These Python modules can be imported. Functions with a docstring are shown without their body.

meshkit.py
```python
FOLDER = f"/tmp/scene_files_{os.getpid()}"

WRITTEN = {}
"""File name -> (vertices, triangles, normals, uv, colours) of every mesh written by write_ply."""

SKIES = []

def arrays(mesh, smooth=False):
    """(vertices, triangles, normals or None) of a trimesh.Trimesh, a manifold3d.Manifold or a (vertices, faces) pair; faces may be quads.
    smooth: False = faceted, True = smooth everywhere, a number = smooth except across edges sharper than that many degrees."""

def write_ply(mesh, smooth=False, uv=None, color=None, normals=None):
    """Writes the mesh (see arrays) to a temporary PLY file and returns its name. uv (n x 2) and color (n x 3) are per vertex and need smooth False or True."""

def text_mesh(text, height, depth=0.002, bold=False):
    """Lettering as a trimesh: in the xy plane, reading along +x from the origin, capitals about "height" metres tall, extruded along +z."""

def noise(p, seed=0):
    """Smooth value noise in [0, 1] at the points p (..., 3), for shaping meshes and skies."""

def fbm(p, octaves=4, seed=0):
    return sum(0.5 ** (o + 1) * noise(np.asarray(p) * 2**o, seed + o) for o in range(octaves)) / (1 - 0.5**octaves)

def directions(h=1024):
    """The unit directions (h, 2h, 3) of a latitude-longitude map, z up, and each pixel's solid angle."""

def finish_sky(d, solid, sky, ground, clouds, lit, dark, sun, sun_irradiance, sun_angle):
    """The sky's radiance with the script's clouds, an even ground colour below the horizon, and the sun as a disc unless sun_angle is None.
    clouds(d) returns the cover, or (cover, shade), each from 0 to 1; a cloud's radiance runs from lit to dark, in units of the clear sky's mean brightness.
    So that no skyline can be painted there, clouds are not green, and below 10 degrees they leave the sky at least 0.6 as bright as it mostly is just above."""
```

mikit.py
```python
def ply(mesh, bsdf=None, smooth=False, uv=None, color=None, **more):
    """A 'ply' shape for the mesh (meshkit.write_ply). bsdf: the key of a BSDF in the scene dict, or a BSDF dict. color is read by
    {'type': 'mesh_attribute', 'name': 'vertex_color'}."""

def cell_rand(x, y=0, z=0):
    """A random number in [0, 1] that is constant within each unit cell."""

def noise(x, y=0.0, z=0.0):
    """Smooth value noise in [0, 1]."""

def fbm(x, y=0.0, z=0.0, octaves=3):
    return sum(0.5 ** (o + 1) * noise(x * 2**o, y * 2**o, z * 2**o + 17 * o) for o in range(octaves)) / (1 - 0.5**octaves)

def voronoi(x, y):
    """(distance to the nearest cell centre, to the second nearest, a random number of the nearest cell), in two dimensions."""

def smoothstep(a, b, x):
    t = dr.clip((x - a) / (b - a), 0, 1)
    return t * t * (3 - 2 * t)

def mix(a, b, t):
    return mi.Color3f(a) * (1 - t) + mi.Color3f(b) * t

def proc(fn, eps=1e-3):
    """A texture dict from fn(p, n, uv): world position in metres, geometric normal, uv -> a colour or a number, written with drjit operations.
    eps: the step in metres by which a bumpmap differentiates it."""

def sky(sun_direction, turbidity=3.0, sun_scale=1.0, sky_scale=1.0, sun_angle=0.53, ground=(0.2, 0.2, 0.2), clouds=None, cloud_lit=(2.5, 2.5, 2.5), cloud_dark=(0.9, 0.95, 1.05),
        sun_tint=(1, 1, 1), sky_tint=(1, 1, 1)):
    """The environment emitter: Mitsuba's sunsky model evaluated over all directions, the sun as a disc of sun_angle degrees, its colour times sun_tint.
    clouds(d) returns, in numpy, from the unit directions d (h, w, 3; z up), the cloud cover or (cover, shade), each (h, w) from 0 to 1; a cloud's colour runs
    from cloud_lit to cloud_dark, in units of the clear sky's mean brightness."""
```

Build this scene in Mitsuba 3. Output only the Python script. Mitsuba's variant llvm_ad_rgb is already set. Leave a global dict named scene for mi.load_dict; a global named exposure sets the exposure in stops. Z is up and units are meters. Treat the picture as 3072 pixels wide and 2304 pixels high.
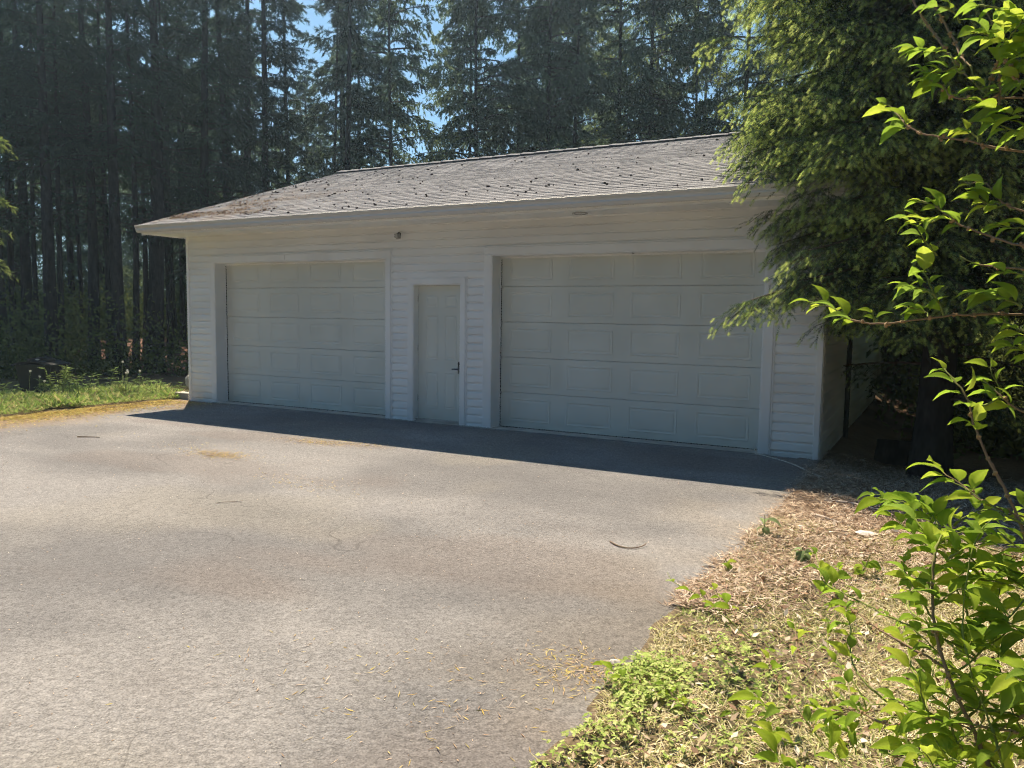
import math, numpy as np, trimesh, shapely, mitsuba as mi, drjit as dr, mikit, meshkit
from shapely.geometry import Polygon, box as sbox
T = mi.ScalarTransform4f
scene, labels = {}, {}

# ---------------------------------------------------------------- camera, sky, exposure
exposure = 2.85
YAW, PITCH, ROLL = 0.4999, -0.0884, 0.01387
EYE = np.array([11.786, -9.509, 1.606])
_f = np.array([-math.sin(YAW)*math.cos(PITCH), math.cos(YAW)*math.cos(PITCH), math.sin(PITCH)])
_r = np.array([math.cos(YAW), math.sin(YAW), 0.0]); _u = np.cross(_r, _f)
_u = -math.sin(ROLL)*_r + math.cos(ROLL)*_u
HAZE = 0.0015
scene['air'] = {'type': 'homogeneous', 'albedo': {'type': 'rgb', 'value': [0.56, 0.80, 1.0]}, 'sigma_t': HAZE, 'phase': {'type': 'hg', 'g': 0.7}}
scene['camera'] = {'medium': {'type': 'ref', 'id': 'air'}, 'type': 'perspective', 'fov': 66.47, 'fov_axis': 'x', 'near_clip': 0.05, 'far_clip': 2000.0,
                   'to_world': T().look_at(origin=EYE.tolist(), target=(EYE+_f).tolist(), up=_u.tolist())}
SUN = np.array([-1.29, 1.17, 3.03]); SUN = SUN/np.linalg.norm(SUN)
scene['sky'] = mikit.sky(SUN.tolist(), turbidity=3.0, sky_scale=0.62, sun_tint=(1.0, 0.99, 0.97), ground=(0.10, 0.10, 0.08), sky_tint=(0.88, 1.08, 1.06))

# ---------------------------------------------------------------- materials
def rgb(r, g, b): return {'type': 'rgb', 'value': [r, g, b]}
VC = {'type': 'mesh_attribute', 'name': 'vertex_color'}
N, F, MIX, SS = mikit.noise, mikit.fbm, mikit.mix, mikit.smoothstep
def mat(name, color, rough=0.6, spec=0.4, bump=None, bscale=0.003, **kw):
    b = {'type': 'principled', 'base_color': rgb(*color) if isinstance(color, tuple) else (color if isinstance(color, dict) else mikit.proc(color)),
         'roughness': rough, 'specular': spec, **kw}
    if bump is not None:
        b = {'type': 'bumpmap', 'arbitrary': mikit.proc(bump, eps=bscale), 'scale': 1.0, 'bsdf': b}
    scene[name] = {'type': 'twosided', 'bsdf': b}
def leafmat(name, trans, rough=0.45, spec=0.35, color=None):
    scene[name] = {'type': 'principledthin', 'base_color': color or VC, 'roughness': rough, 'diff_trans': trans, 'eta': 1.45, 'spec_trans': 0.0}

def asphalt_col(p, n, uv):
    big = F(p.x*0.55, p.y*0.9, 3.0, 4); mid = F(p.x*1.7+9, p.y*2.6, 1.0, 3); sp = N(p.x*165, p.y*165, 2.0); sp2 = N(p.x*48, p.y*48, 5.0)
    st = SS(0.50, 0.68, F(p.x*0.42+4.0, p.y*0.95+2.0, 8.0, 3)) 
    c = MIX((0.108, 0.109, 0.114), (0.212, 0.210, 0.210), SS(0.3, 0.7, big)*0.7+mid*0.3)
    c = MIX(c, (0.138, 0.118, 0.108), st*0.42)                                   # needle-stained bands
    yl = SS(0.55, 0.75, F(p.x*0.8+31.0, p.y*0.6+7.0, 4.0, 3))
    c = MIX(c, (0.205, 0.195, 0.170), yl*0.4)
    edge = SS(1.7, 0.1, p.x)*SS(0.3, 0.6, F(p.x*2.0, p.y*1.4, 6.0, 3)+SS(0.9, 0.0, p.x)*0.25)
    c = MIX(c, (0.20, 0.13, 0.055), edge*0.75)                                   # moss and needles at the far edge
    e2 = SS(9.4, 10.5, p.x)*SS(0.35, 0.65, F(p.x*1.3, p.y*1.6, 7.0, 3))
    c = MIX(c, (0.21, 0.165, 0.105), e2*0.22)
    w1 = F(p.x*0.55+3.0, p.y*0.55, 12.0, 4); w2 = F(p.x*0.5+40.0, p.y*0.7+8.0, 3.0, 4)
    crack = dr.maximum(SS(0.003, 0.001, dr.abs(w1-0.47)), SS(0.0025, 0.0008, dr.abs(w2-0.44)))*SS(0.52, 0.62, F(p.x*0.6, p.y*0.6, 20.0, 2))
    return c*(0.44+0.58*sp+0.30*sp2)*1.02*(1-0.28*crack)
def asphalt_bump(p, n, uv): return 0.0035*N(p.x*95, p.y*95, 1.0)+0.004*N(p.x*40, p.y*40, 3.0)
mat('asphalt', asphalt_col, 0.85, 0.3, asphalt_bump, 0.002)

def soil_col(p, n, uv):
    a = F(p.x*1.3, p.y*1.3, 2.0, 4); b = N(p.x*75, p.y*75, 4.0); c2 = N(p.x*11, p.y*11, 1.0)
    c = MIX((0.050, 0.034, 0.022), (0.15, 0.10, 0.062), SS(0.25, 0.75, a)*0.6+b*0.4)
    right = SS(9.8, 10.6, p.x)*SS(4.0, 1.0, p.y)
    c = MIX(c, MIX((0.10, 0.07, 0.05), (0.24, 0.18, 0.125), b*0.6+c2*0.4), right*0.9)
    dry = right*SS(-2.6, -3.8, p.y+1.2*(a-0.5))
    c = MIX(c, MIX((0.06, 0.046, 0.03), (0.17, 0.135, 0.085), b), dry*0.9)
    lf = SS(0.3, -1.0, p.x)*SS(6.0, 2.0, p.y)
    c = MIX(c, MIX((0.05, 0.055, 0.02), (0.12, 0.12, 0.04), b), lf*0.5)
    bank = SS(6.5, 4.0, dr.sqrt(dr.square(p.x+13.0)+dr.square(p.y-9.5)))
    return MIX(c, MIX((0.11, 0.06, 0.045), (0.28, 0.17, 0.13), b*0.5+c2*0.5), bank*0.9)
def soil_bump(p, n, uv): return 0.006*N(p.x*90, p.y*90, 1.0)+0.010*N(p.x*30, p.y*30, 2.0)
mat('soil', soil_col, 0.95, 0.1, soil_bump, 0.004)

def vinyl_col(p, n, uv):
    d = F(p.x*0.9, p.z*2.5+p.y, 1.0, 3); low = SS(0.55, 0.0, p.z)*SS(0.35, 0.7, F(p.x*3, p.z*5, 7.0, 3))
    return MIX(MIX((0.74, 0.755, 0.75), (0.68, 0.69, 0.685), SS(0.35, 0.75, d)), (0.50, 0.47, 0.38), low*0.35)
mat('vinyl', vinyl_col, 0.42, 0.4)
def trim_col(p, n, uv):
    d = F(p.x*2.3+p.y, p.z*1.7, 4.0, 3)
    return MIX((0.74, 0.755, 0.75), (0.68, 0.69, 0.685), SS(0.4, 0.8, d))
mat('white_trim', trim_col, 0.4, 0.4)
def steel_col(p, n, uv):
    d = F(p.x*1.6, p.z*1.1, 9.0, 3); dirt = SS(0.35, 0.0, p.z)*F(p.x*4, p.z*6, 2.0, 3)
    return MIX(MIX((0.62, 0.64, 0.59), (0.565, 0.585, 0.535), SS(0.35, 0.7, d)), (0.42, 0.40, 0.34), dirt*0.6)
mat('door_steel', steel_col, 0.45, 0.4)
def shingle_col(p, n, uv):
    tab = mikit.cell_rand(dr.floor(p.x/0.305), dr.floor(p.y/0.136), 2.0); g = N(p.x*160, p.y*160, p.z*160); s = F(p.x*0.7, p.y*0.9, 1.0, 4)
    c = MIX((0.140, 0.146, 0.158), (0.225, 0.231, 0.246), tab*0.55+s*0.45)
    moss = SS(3.6, 0.4, p.x)*SS(0.38, 0.62, F(p.x*1.4, p.y*2.2, 4.0, 3))*SS(3.2, 0.5, p.y)
    c = MIX(c, (0.19, 0.14, 0.095), moss*0.45)
    return c*(0.62+0.7*g)
mat('shingle', shingle_col, 0.9, 0.25)
mat('ridge_dark', (0.055, 0.058, 0.06), 0.85, 0.25)
def conc_col(p, n, uv): return MIX((0.24, 0.225, 0.20), (0.42, 0.40, 0.36), F(p.x*5, p.y*5, p.z*5, 4))
mat('concrete', conc_col, 0.9, 0.2)
mat('gutter_metal', (0.53, 0.53, 0.51), 0.4, 0.4)
mat('dark_metal', (0.10, 0.10, 0.105), 0.35, 0.5, metallic=0.8)
mat('grey_plastic', (0.36, 0.36, 0.35), 0.5, 0.4)
mat('black_plastic', (0.018, 0.019, 0.022), 0.38, 0.5)
mat('black_rubber', (0.025, 0.025, 0.025), 0.8, 0.2)
def bark_col(p, n, uv):
    a = N(p.x*22, p.y*22, p.z*5); b = F(p.x*50, p.y*50, p.z*14, 2)
    return MIX((0.012, 0.010, 0.010), (0.050, 0.043, 0.040), a*0.5+b*0.5)
mat('bark', bark_col, 0.95, 0.1)
mat('twig_wood', VC, 0.8, 0.2)
def stone_col(p, n, uv): return MIX((0.12, 0.115, 0.11), (0.40, 0.38, 0.35), F(p.x*9, p.y*9, p.z*9, 4))
mat('rock_grain', stone_col, 0.9, 0.2)
mat('litter', VC, 0.9, 0.15)
leafmat('leaf', 1.22, 0.36)
leafmat('needle', 0.7, 0.34)
leafmat('needle_thin', 1.1, 0.32)
leafmat('herb', 0.65, 0.45)

# ---------------------------------------------------------------- helpers
_n = {}
def key_for(name, parent=None):
    k = f'{parent}__{name}' if parent else name
    i = _n.get(k, -1)+1; _n[k] = i
    return k if i == 0 else f'{k}_{i:03d}'
def put(name, mesh, m, parent=None, smooth=False, **kw):
    k = key_for(name, parent); scene[k] = mikit.ply(mesh, m, smooth, **kw); return k
def copy(name, d, parent=None, **kw):
    k = key_for(name, parent); scene[k] = {**d, **kw}; return k
def thing(name, label, cat, group=None):
    k = key_for(name); tag(k, label, cat, group); return k
def tag(k, label=None, cat=None, group=None, kind=None):
    d = labels.setdefault(k, {})
    for a, b in (('label', label), ('category', cat), ('group', group), ('kind', kind)):
        if b: d[a] = b
def tri(v, f): return trimesh.Trimesh(np.asarray(v, float), np.asarray(f, int), process=False)
def quads(f):
    f = np.asarray(f, int); return np.vstack([f[:, [0, 1, 2]], f[:, [0, 2, 3]]])
def bx(x0, x1, y0, y1, z0, z1, c=0.0):
    """box with chamfered edges of size c"""
    if c <= 0:
        m = trimesh.creation.box((x1-x0, y1-y0, z1-z0)); m.apply_translation(((x0+x1)/2, (y0+y1)/2, (z0+z1)/2)); return m
    p = []
    for sx in (0, 1):
        for sy in (0, 1):
            for sz in (0, 1):
                X, Y, Z = (x0, x1)[sx], (y0, y1)[sy], (z0, z1)[sz]; dx, dy, dz = (c, -c)[sx], (c, -c)[sy], (c, -c)[sz]
                p += [(X, Y+dy, Z+dz), (X+dx, Y, Z+dz), (X+dx, Y+dy, Z)]
    return trimesh.convex.convex_hull(np.array(p))
def cat(*ms): return trimesh.util.concatenate([m for m in ms])
def prism_x(profile, x0, x1):
    """closed (y, z) profile pushed along x"""
    m = trimesh.creation.extrude_polygon(Polygon(profile), x1-x0, engine='earcut')
    v = m.vertices.copy(); m.vertices = np.stack([v[:, 2]+x0, v[:, 0], v[:, 1]], 1); m.fix_normals(); return m
def tube(pts, rad, sides=6, cap=False):
    p = np.asarray(pts, float); n = len(p); rad = np.broadcast_to(rad, (n,))
    t = np.gradient(p, axis=0); t /= np.linalg.norm(t, axis=1, keepdims=True)+1e-12
    ref = np.array([0, 0, 1.0]) if abs(t[:, 2]).mean() < 0.8 else np.array([1.0, 0, 0])
    a = np.cross(t, ref); a /= np.linalg.norm(a, axis=1, keepdims=True)+1e-12; b = np.cross(t, a)
    an = np.arange(sides)*2*np.pi/sides
    v = (p[:, None]+rad[:, None, None]*(np.cos(an)[None, :, None]*a[:, None]+np.sin(an)[None, :, None]*b[:, None])).reshape(-1, 3)
    i, j = np.meshgrid(np.arange(n-1), np.arange(sides), indexing='ij')
    q = np.stack([i*sides+j, i*sides+(j+1) % sides, (i+1)*sides+(j+1) % sides, (i+1)*sides+j], -1).reshape(-1, 4)
    f = quads(q[:, ::-1])
    if cap:
        v = np.vstack([v, p[:1], p[-1:]]); k = np.arange(sides); o = (n-1)*sides
        f = np.vstack([f, np.stack([k*0+n*sides, k, (k+1) % sides], 1), np.stack([k*0+n*sides+1, o+(k+1) % sides, o+k], 1)])
    return tri(v, f)
def spline(pts, n):
    from scipy.interpolate import CubicSpline
    p = np.asarray(pts, float); s = np.r_[0, np.cumsum(np.linalg.norm(np.diff(p, axis=0), axis=1))]
    return CubicSpline(s, p)(np.linspace(0, s[-1], n)) if len(p) > 2 else p[0]+np.linspace(0, 1, n)[:, None]*(p[1]-p[0])
# ---------------------------------------------------------------- ground and driveway
def sst(a, b, x): t = np.clip((x-a)/(b-a), 0, 1); return t*t*(3-2*t)
rng = np.random.default_rng(5)
ys = np.arange(-16, -0.05, 0.06)
ex = 10.64+0.07*(meshkit.fbm(np.stack([ys*1.1, ys*0, ys*0+2], -1), 4)-0.5)*2+0.02*np.sin(ys*9)
ex = ex-0.55*sst(-7.2, -8.6, ys)
def gz(x, y):
    """ground height"""
    x, y = np.asarray(x, float), np.asarray(y, float)
    z = 0.02*(meshkit.fbm(np.stack([x*0.9, y*0.9, x*0], -1), 3)-0.5)*2
    left = sst(-0.6, -7.0, x)*sst(-14, -4, y); z = z-0.34*left
    back = sst(8.5, 14, y); z = z-0.2*back*sst(2, 6, x)
    z = z-0.33*sst(10.4, 11.4, x)*sst(-2.4, 0.5, y)*(0.5+0.5*sst(0, 8, y))
    d = np.hypot(x-11.8, y+9.5)
    bank = sst(27.5, 33, d)*sst(0, 4, y)*sst(2, -2, x)*sst(9, 4, np.hypot(x+14, y-10)); z = z+bank*(0.75+0.35*(meshkit.fbm(np.stack([x*0.3, y*0.3, x*0+5], -1), 3)-0.5))
    z = z+2.5*sst(60, 140, d)
    inside = ((x > 0.05) & (x < 10.4) & (y > -30) & (y < 8.7)); z = np.where(inside, -0.09, z)
    e = np.interp(y, ys, ex); t = sst(-0.10, -0.02, x-e); z = np.where((y < -0.8) & (x > 10.0) & (x < e+0.5), np.maximum(z*t, -0.004*t)*t-0.05*(1-t)+0.006*t, z)
    return z
gx = np.unique(np.r_[np.arange(-200, -20, 12), np.arange(-20, -2, 0.5), np.arange(-2, 0.3, 0.1), np.arange(0.3, 10.4, 1.0), np.arange(10.3, 14.5, 0.06), np.arange(14.5, 24, 0.5), np.arange(24, 210, 12)])
gy = np.unique(np.r_[np.arange(-60, -10, 5), np.arange(-10, 0.6, 0.07), np.arange(0.6, 12, 0.4), np.arange(12, 30, 1.0), np.arange(30, 230, 10)])
GX, GY = np.meshgrid(gx, gy, indexing='ij'); GZ = gz(GX, GY)
i, j = np.meshgrid(np.arange(len(gx)-1), np.arange(len(gy)-1), indexing='ij'); ny = len(gy)
put('ground', tri(np.stack([GX, GY, GZ], -1).reshape(-1, 3), quads(np.stack([i*ny+j, (i+1)*ny+j, (i+1)*ny+j+1, i*ny+j+1], -1).reshape(-1, 4))), 'soil', smooth=True)
tag('ground', kind='structure')

lx = -0.30+0.25*(meshkit.fbm(np.stack([ys*0.9, ys*0+7, ys*0], -1), 3)-0.5)*2-4.5*sst(-3.2, -6.5, ys)
poly = np.vstack([np.stack([ex, ys], 1), np.stack([lx, ys], 1)[::-1]])
dm = trimesh.creation.extrude_polygon(Polygon(poly).buffer(0), 0.05, engine='earcut'); dm.apply_translation((0, 0, -0.05))
put('driveway', dm, 'asphalt'); tag('driveway', 'weathered grey asphalt driveway stained with brown needles', None, None, 'structure')
put('slab_apron', bx(0.62, 10.07, -0.045, 0.6, -0.02, 0.006, 0.004), 'concrete', 'driveway')

# ---------------------------------------------------------------- garage
G = thing('garage', 'white vinyl sided double garage with two closed overhead doors and grey shingle roof', 'garage')
XW, DEP, ZS = 10.624, 8.74, 2.90
OPEN = [(0.71, 4.421, 2.43), (6.262, 9.962, 2.43)]            # overhead door openings x0, x1, top
CAS = [(0.617, 4.509, 2.533), (6.152, 10.077, 2.533)]
MAN = (4.92, 5.755, 2.035); MCAS = (4.84, 5.835, 2.12)
wall = Polygon([(0.01, -0.05), (XW-0.01, -0.05), (XW-0.01, ZS), (0.01, ZS)])
for x0, x1, zt in OPEN+[MAN]: wall = wall.difference(sbox(x0, -0.06, x1, zt))
m = trimesh.creation.extrude_polygon(wall, 0.198, engine='earcut'); v = m.vertices.copy()
m.vertices = np.stack([v[:, 0], 0.2-v[:, 2], v[:, 1]], 1); m.fix_normals()
FW = put('front_wall', m, 'white_trim', G)
E_ = 0.1143
def board(x0, x1, z0, e=E_):
    return prism_x([(0.001, z0+0.003), (-0.020, z0), (-0.0225, z0+0.004), (-0.0170, z0+e*0.72), (-0.011, z0+e*0.77), (-0.004, z0+e*0.86), (-0.003, z0+e), (0.001, z0+e)], x0, x1)
k = 0; z = -0.05
while z < ZS-0.02:
    e = min(E_, ZS-z-0.001); cuts = []
    for x0, x1, zt in CAS+[MCAS]:
        if z < zt-0.03: cuts.append((x0-0.012, x1+0.012))
    cuts.sort(); a = 0.055; segs = []
    for c0, c1 in cuts: segs.append((a, c0)); a = c1
    segs.append((a, XW-0.055))
    for s0, s1 in segs:
        if s1-s0 > 4:                                           # long runs are lapped from two or three lengths
            nj = 2 if s1-s0 > 8 else 1; js = sorted(s0+(s1-s0)*(np.arange(1, nj+1)/(nj+1)+rng.uniform(-.13, .13, nj)))
            ed = [s0, *js, s1]
        else: ed = [s0, s1]
        for q in range(len(ed)-1):
            mm = board(ed[q]-(0.02 if q else 0), ed[q+1], z, e)
            if q % 2: mm.apply_translation((0, -0.0025, 0))
            put('siding_board', mm, 'vinyl', FW)
    z += e
# corner posts, J channel, casings
for x0, x1 in ((-0.006, 0.06), (XW-0.06, XW+0.006)):
    put('corner_post', cat(bx(x0, x1, -0.031, 0.0, -0.055, ZS, 0.004)), 'white_trim', G)
put('corner_return', bx(XW+0.003, XW+0.016, 0.001, 0.065, -0.055, ZS, 0.003), 'white_trim', G)
def casing(x0, x1, zt, ox0, ox1, ozt, depth, name):
    C = key_for(name, G)
    put('side_board', bx(x0, ox0, -0.036, -0.002, -0.004, ozt, 0.004), 'white_trim', C)
    put('side_board', bx(ox1, x1, -0.036, -0.002, -0.004, ozt, 0.004), 'white_trim', C)
    put('head', bx(x0, x1, -0.0375, -0.002, ozt, zt, 0.004), 'white_trim', C)
    for c in ((x0-0.022, x0-0.001, -0.029, -0.001, -0.02, zt+0.02), (x1+0.001, x1+0.022, -0.029, -0.001, -0.02, zt+0.02), (x0, x1, -0.026, -0.001, zt+0.001, zt+0.022)): put('channel', bx(*c, 0.003), 'white_trim', C)
    for c in ((ox0-0.004, ox0+0.012), (ox1-0.012, ox1+0.004)): put('jamb', bx(*c, -0.03, depth, 0.0, ozt, 0.002), 'white_trim', C)
    put('head_jamb', bx(ox0+0.013, ox1-0.013, -0.03, depth, ozt-0.012, ozt+0.004, 0.002), 'white_trim', C)
    return C
# ring-stepped raised panel: inward offsets and heights (towards the street is -y)
def raised(x0, x1, z0, z1, y, off=(0, .007, .012, .026, .034, .050), hh=(0, .0065, .0065, .001, .001, .0055), s=1.0):
    v, f = [], []
    for o, h in zip(off, hh):
        o *= s; v += [(x0+o, y-h, z0+o), (x1-o, y-h, z0+o), (x1-o, y-h, z1-o), (x0+o, y-h, z1-o)]
    n = len(off)
    for r in range(n-1):
        for q in range(4): f.append((r*4+q, r*4+(q+1) % 4, (r+1)*4+(q+1) % 4, (r+1)*4+q))
    f.append(((n-1)*4, (n-1)*4+1, (n-1)*4+2, (n-1)*4+3))
    return tri(v, quads(f))
for (ox0, ox1, ozt), (cx0, cx1, czt), side in zip(OPEN, CAS, ('left', 'right')):
    C = casing(cx0, cx1, czt, ox0, ox1, ozt, 0.196, 'door_casing')
    D = key_for('overhead_door', G); tag(D, f'white raised panel overhead garage door on the {side}')
    W = ox1-ox0; pw = (W-0.02)/4
    for s in range(5):
        z0 = 0.012+0.4975*s; z1 = z0+0.4945
        put('door_section', bx(ox0-0.05, ox1+0.05, 0.2, 0.245, z0, z1, 0.005), 'door_steel', D)
        for q in range(4):
            px = ox0+0.01+pw*q+(pw-0.66)/2+0.02*(1.5-q)
            put('raised_panel', raised(px, px+0.66, z0+0.085, z0+0.415, 0.1999), 'door_steel', D)
    put('bottom_seal', bx(ox0+0.014, ox1-0.014, 0.203, 0.24, 0.006, 0.0125), 'black_rubber', D)
    for c in ((ox0+0.0125, ox0+0.032, 0.183, 0.1985, 0.01, ozt-0.013), (ox1-0.032, ox1-0.0125, 0.183, 0.1985, 0.01, ozt-0.013), (ox0+0.033, ox1-0.033, 0.183, 0.1985, ozt-0.036, ozt-0.0125)): put('weather_strip', bx(*c, 0.002), 'white_trim', D)
    put('track_edge', cat(bx(ox0+0.0325, ox0+0.038, 0.19, 0.199, 0.02, ozt-0.04)), 'black_rubber', D)
    for s in (1, 2, 3, 4): put('roller_bracket', bx(ox0+0.034, ox0+0.06, 0.185, 0.1995, 0.4975*s-0.012, 0.4975*s+0.02, 0.003), 'grey_plastic', D)
# centre latch on the right hand door head and a lap joint on the left head
put('lap_joint', bx(2.36, 2.366, -0.0385, -0.034, 2.44, 2.53), 'grey_plastic', G)
put('head_hook', tube([(8.32, -0.02, 2.428), (8.32, -0.03, 2.40), (8.34, -0.04, 2.395)], 0.006, 5, True), 'dark_metal', G)
# entry door
C = casing(*MCAS, *MAN[:2], MAN[2], 0.12, 'entry_casing')
D = put('entry_door', bx(MAN[0]+0.014, MAN[1]-0.014, 0.085, 0.13, 0.035, MAN[2]-0.014, 0.004), 'door_steel', G)
tag(D, 'white six panel entry door between the garage doors')
for xa, xb in ((0.16, 0.375), (0.49, 0.70)):
    for za, zb in ((1.70, 1.87), (0.93, 1.58), (0.20, 0.745)):
        put('raised_panel', raised(MAN[0]+xa, MAN[0]+xb, za, zb, 0.0849, s=0.8), 'door_steel', D)
H = put('lock_plate', bx(MAN[0]+0.735, MAN[0]+0.80, 0.055, 0.0845, 0.735, 0.915, 0.012), 'dark_metal', D)
put('keypad', bx(MAN[0]+0.745, MAN[0]+0.79, 0.0475, 0.0545, 0.845, 0.905, 0.003), 'black_plastic', D)
put('lever_handle', cat(tube([(MAN[0]+0.768, 0.054, 0.805), (MAN[0]+0.768, 0.02, 0.805)], 0.012, 10, True), tube([(MAN[0]+0.775, 0.018, 0.806), (MAN[0]+0.72, 0.014, 0.807), (MAN[0]+0.66, 0.018, 0.802)], [0.011, 0.010, 0.008], 8, True)), 'dark_metal', D)
put('threshold', bx(MAN[0]+0.013, MAN[1]-0.013, 0.02, 0.16, -0.004, 0.034, 0.004), 'concrete', G)
for zz in (0.3, 1.05, 1.78): put('hinge', tube([(MAN[0]+0.0145, 0.081, zz), (MAN[0]+0.0145, 0.081, zz+0.09)], 0.006, 8, True), 'grey_plastic', D)
# foundation
for c in ((0.02, 0.60, 0.005, 0.2, -0.3, -0.052), (10.09, XW-0.02, 0.005, 0.2, -0.45, -0.052, 0.01), (4.53, 4.82, 0.005, 0.2, -0.2, -0.052), (XW-0.2, XW-0.0205, 0.201, DEP, -0.8, -0.052)): put('foundation', bx(*c), 'concrete', G)
# side walls and back
gab = [(0, -0.05), (DEP, -0.05), (DEP, ZS), (DEP/2, 4.60), (0.2, 3.10), (0.2, ZS)]
def wall_x(x0, x1, g=gab):
    m = trimesh.creation.extrude_polygon(Polygon(g), x1-x0, engine='earcut'); v = m.vertices.copy()
    m.vertices = np.stack([v[:, 2]+x0, v[:, 0], v[:, 1]], 1); m.fix_normals(); return m
gs = [(0.2005, -0.05), (DEP, -0.05), (DEP, ZS), (DEP/2, 4.60), (0.2005, 3.10)]
SW = put('side_wall', wall_x(XW-0.15, XW, gs), 'vinyl', G)
put('side_wall', wall_x(0.0, 0.15, gs), 'vinyl', G)
put('back_wall', bx(0.16, XW-0.16, DEP-0.15, DEP-0.01, -0.05, ZS), 'vinyl', G)
z = -0.05
while z < 4.4:
    y0, y1 = 0.066, DEP-0.05
    if z > ZS: y0 = max(0.07, DEP/2-(4.60-z-E_)*2.75); y1 = DEP-y0
    if y1-y0 < 0.3: break
    mm = board(y0, y1, z); v = mm.vertices.copy(); mm.vertices = np.stack([XW+0.001-v[:, 1], v[:, 0], v[:, 2]], 1); mm.fix_normals()
    put('siding_board', mm, 'vinyl', SW); z += E_
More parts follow.
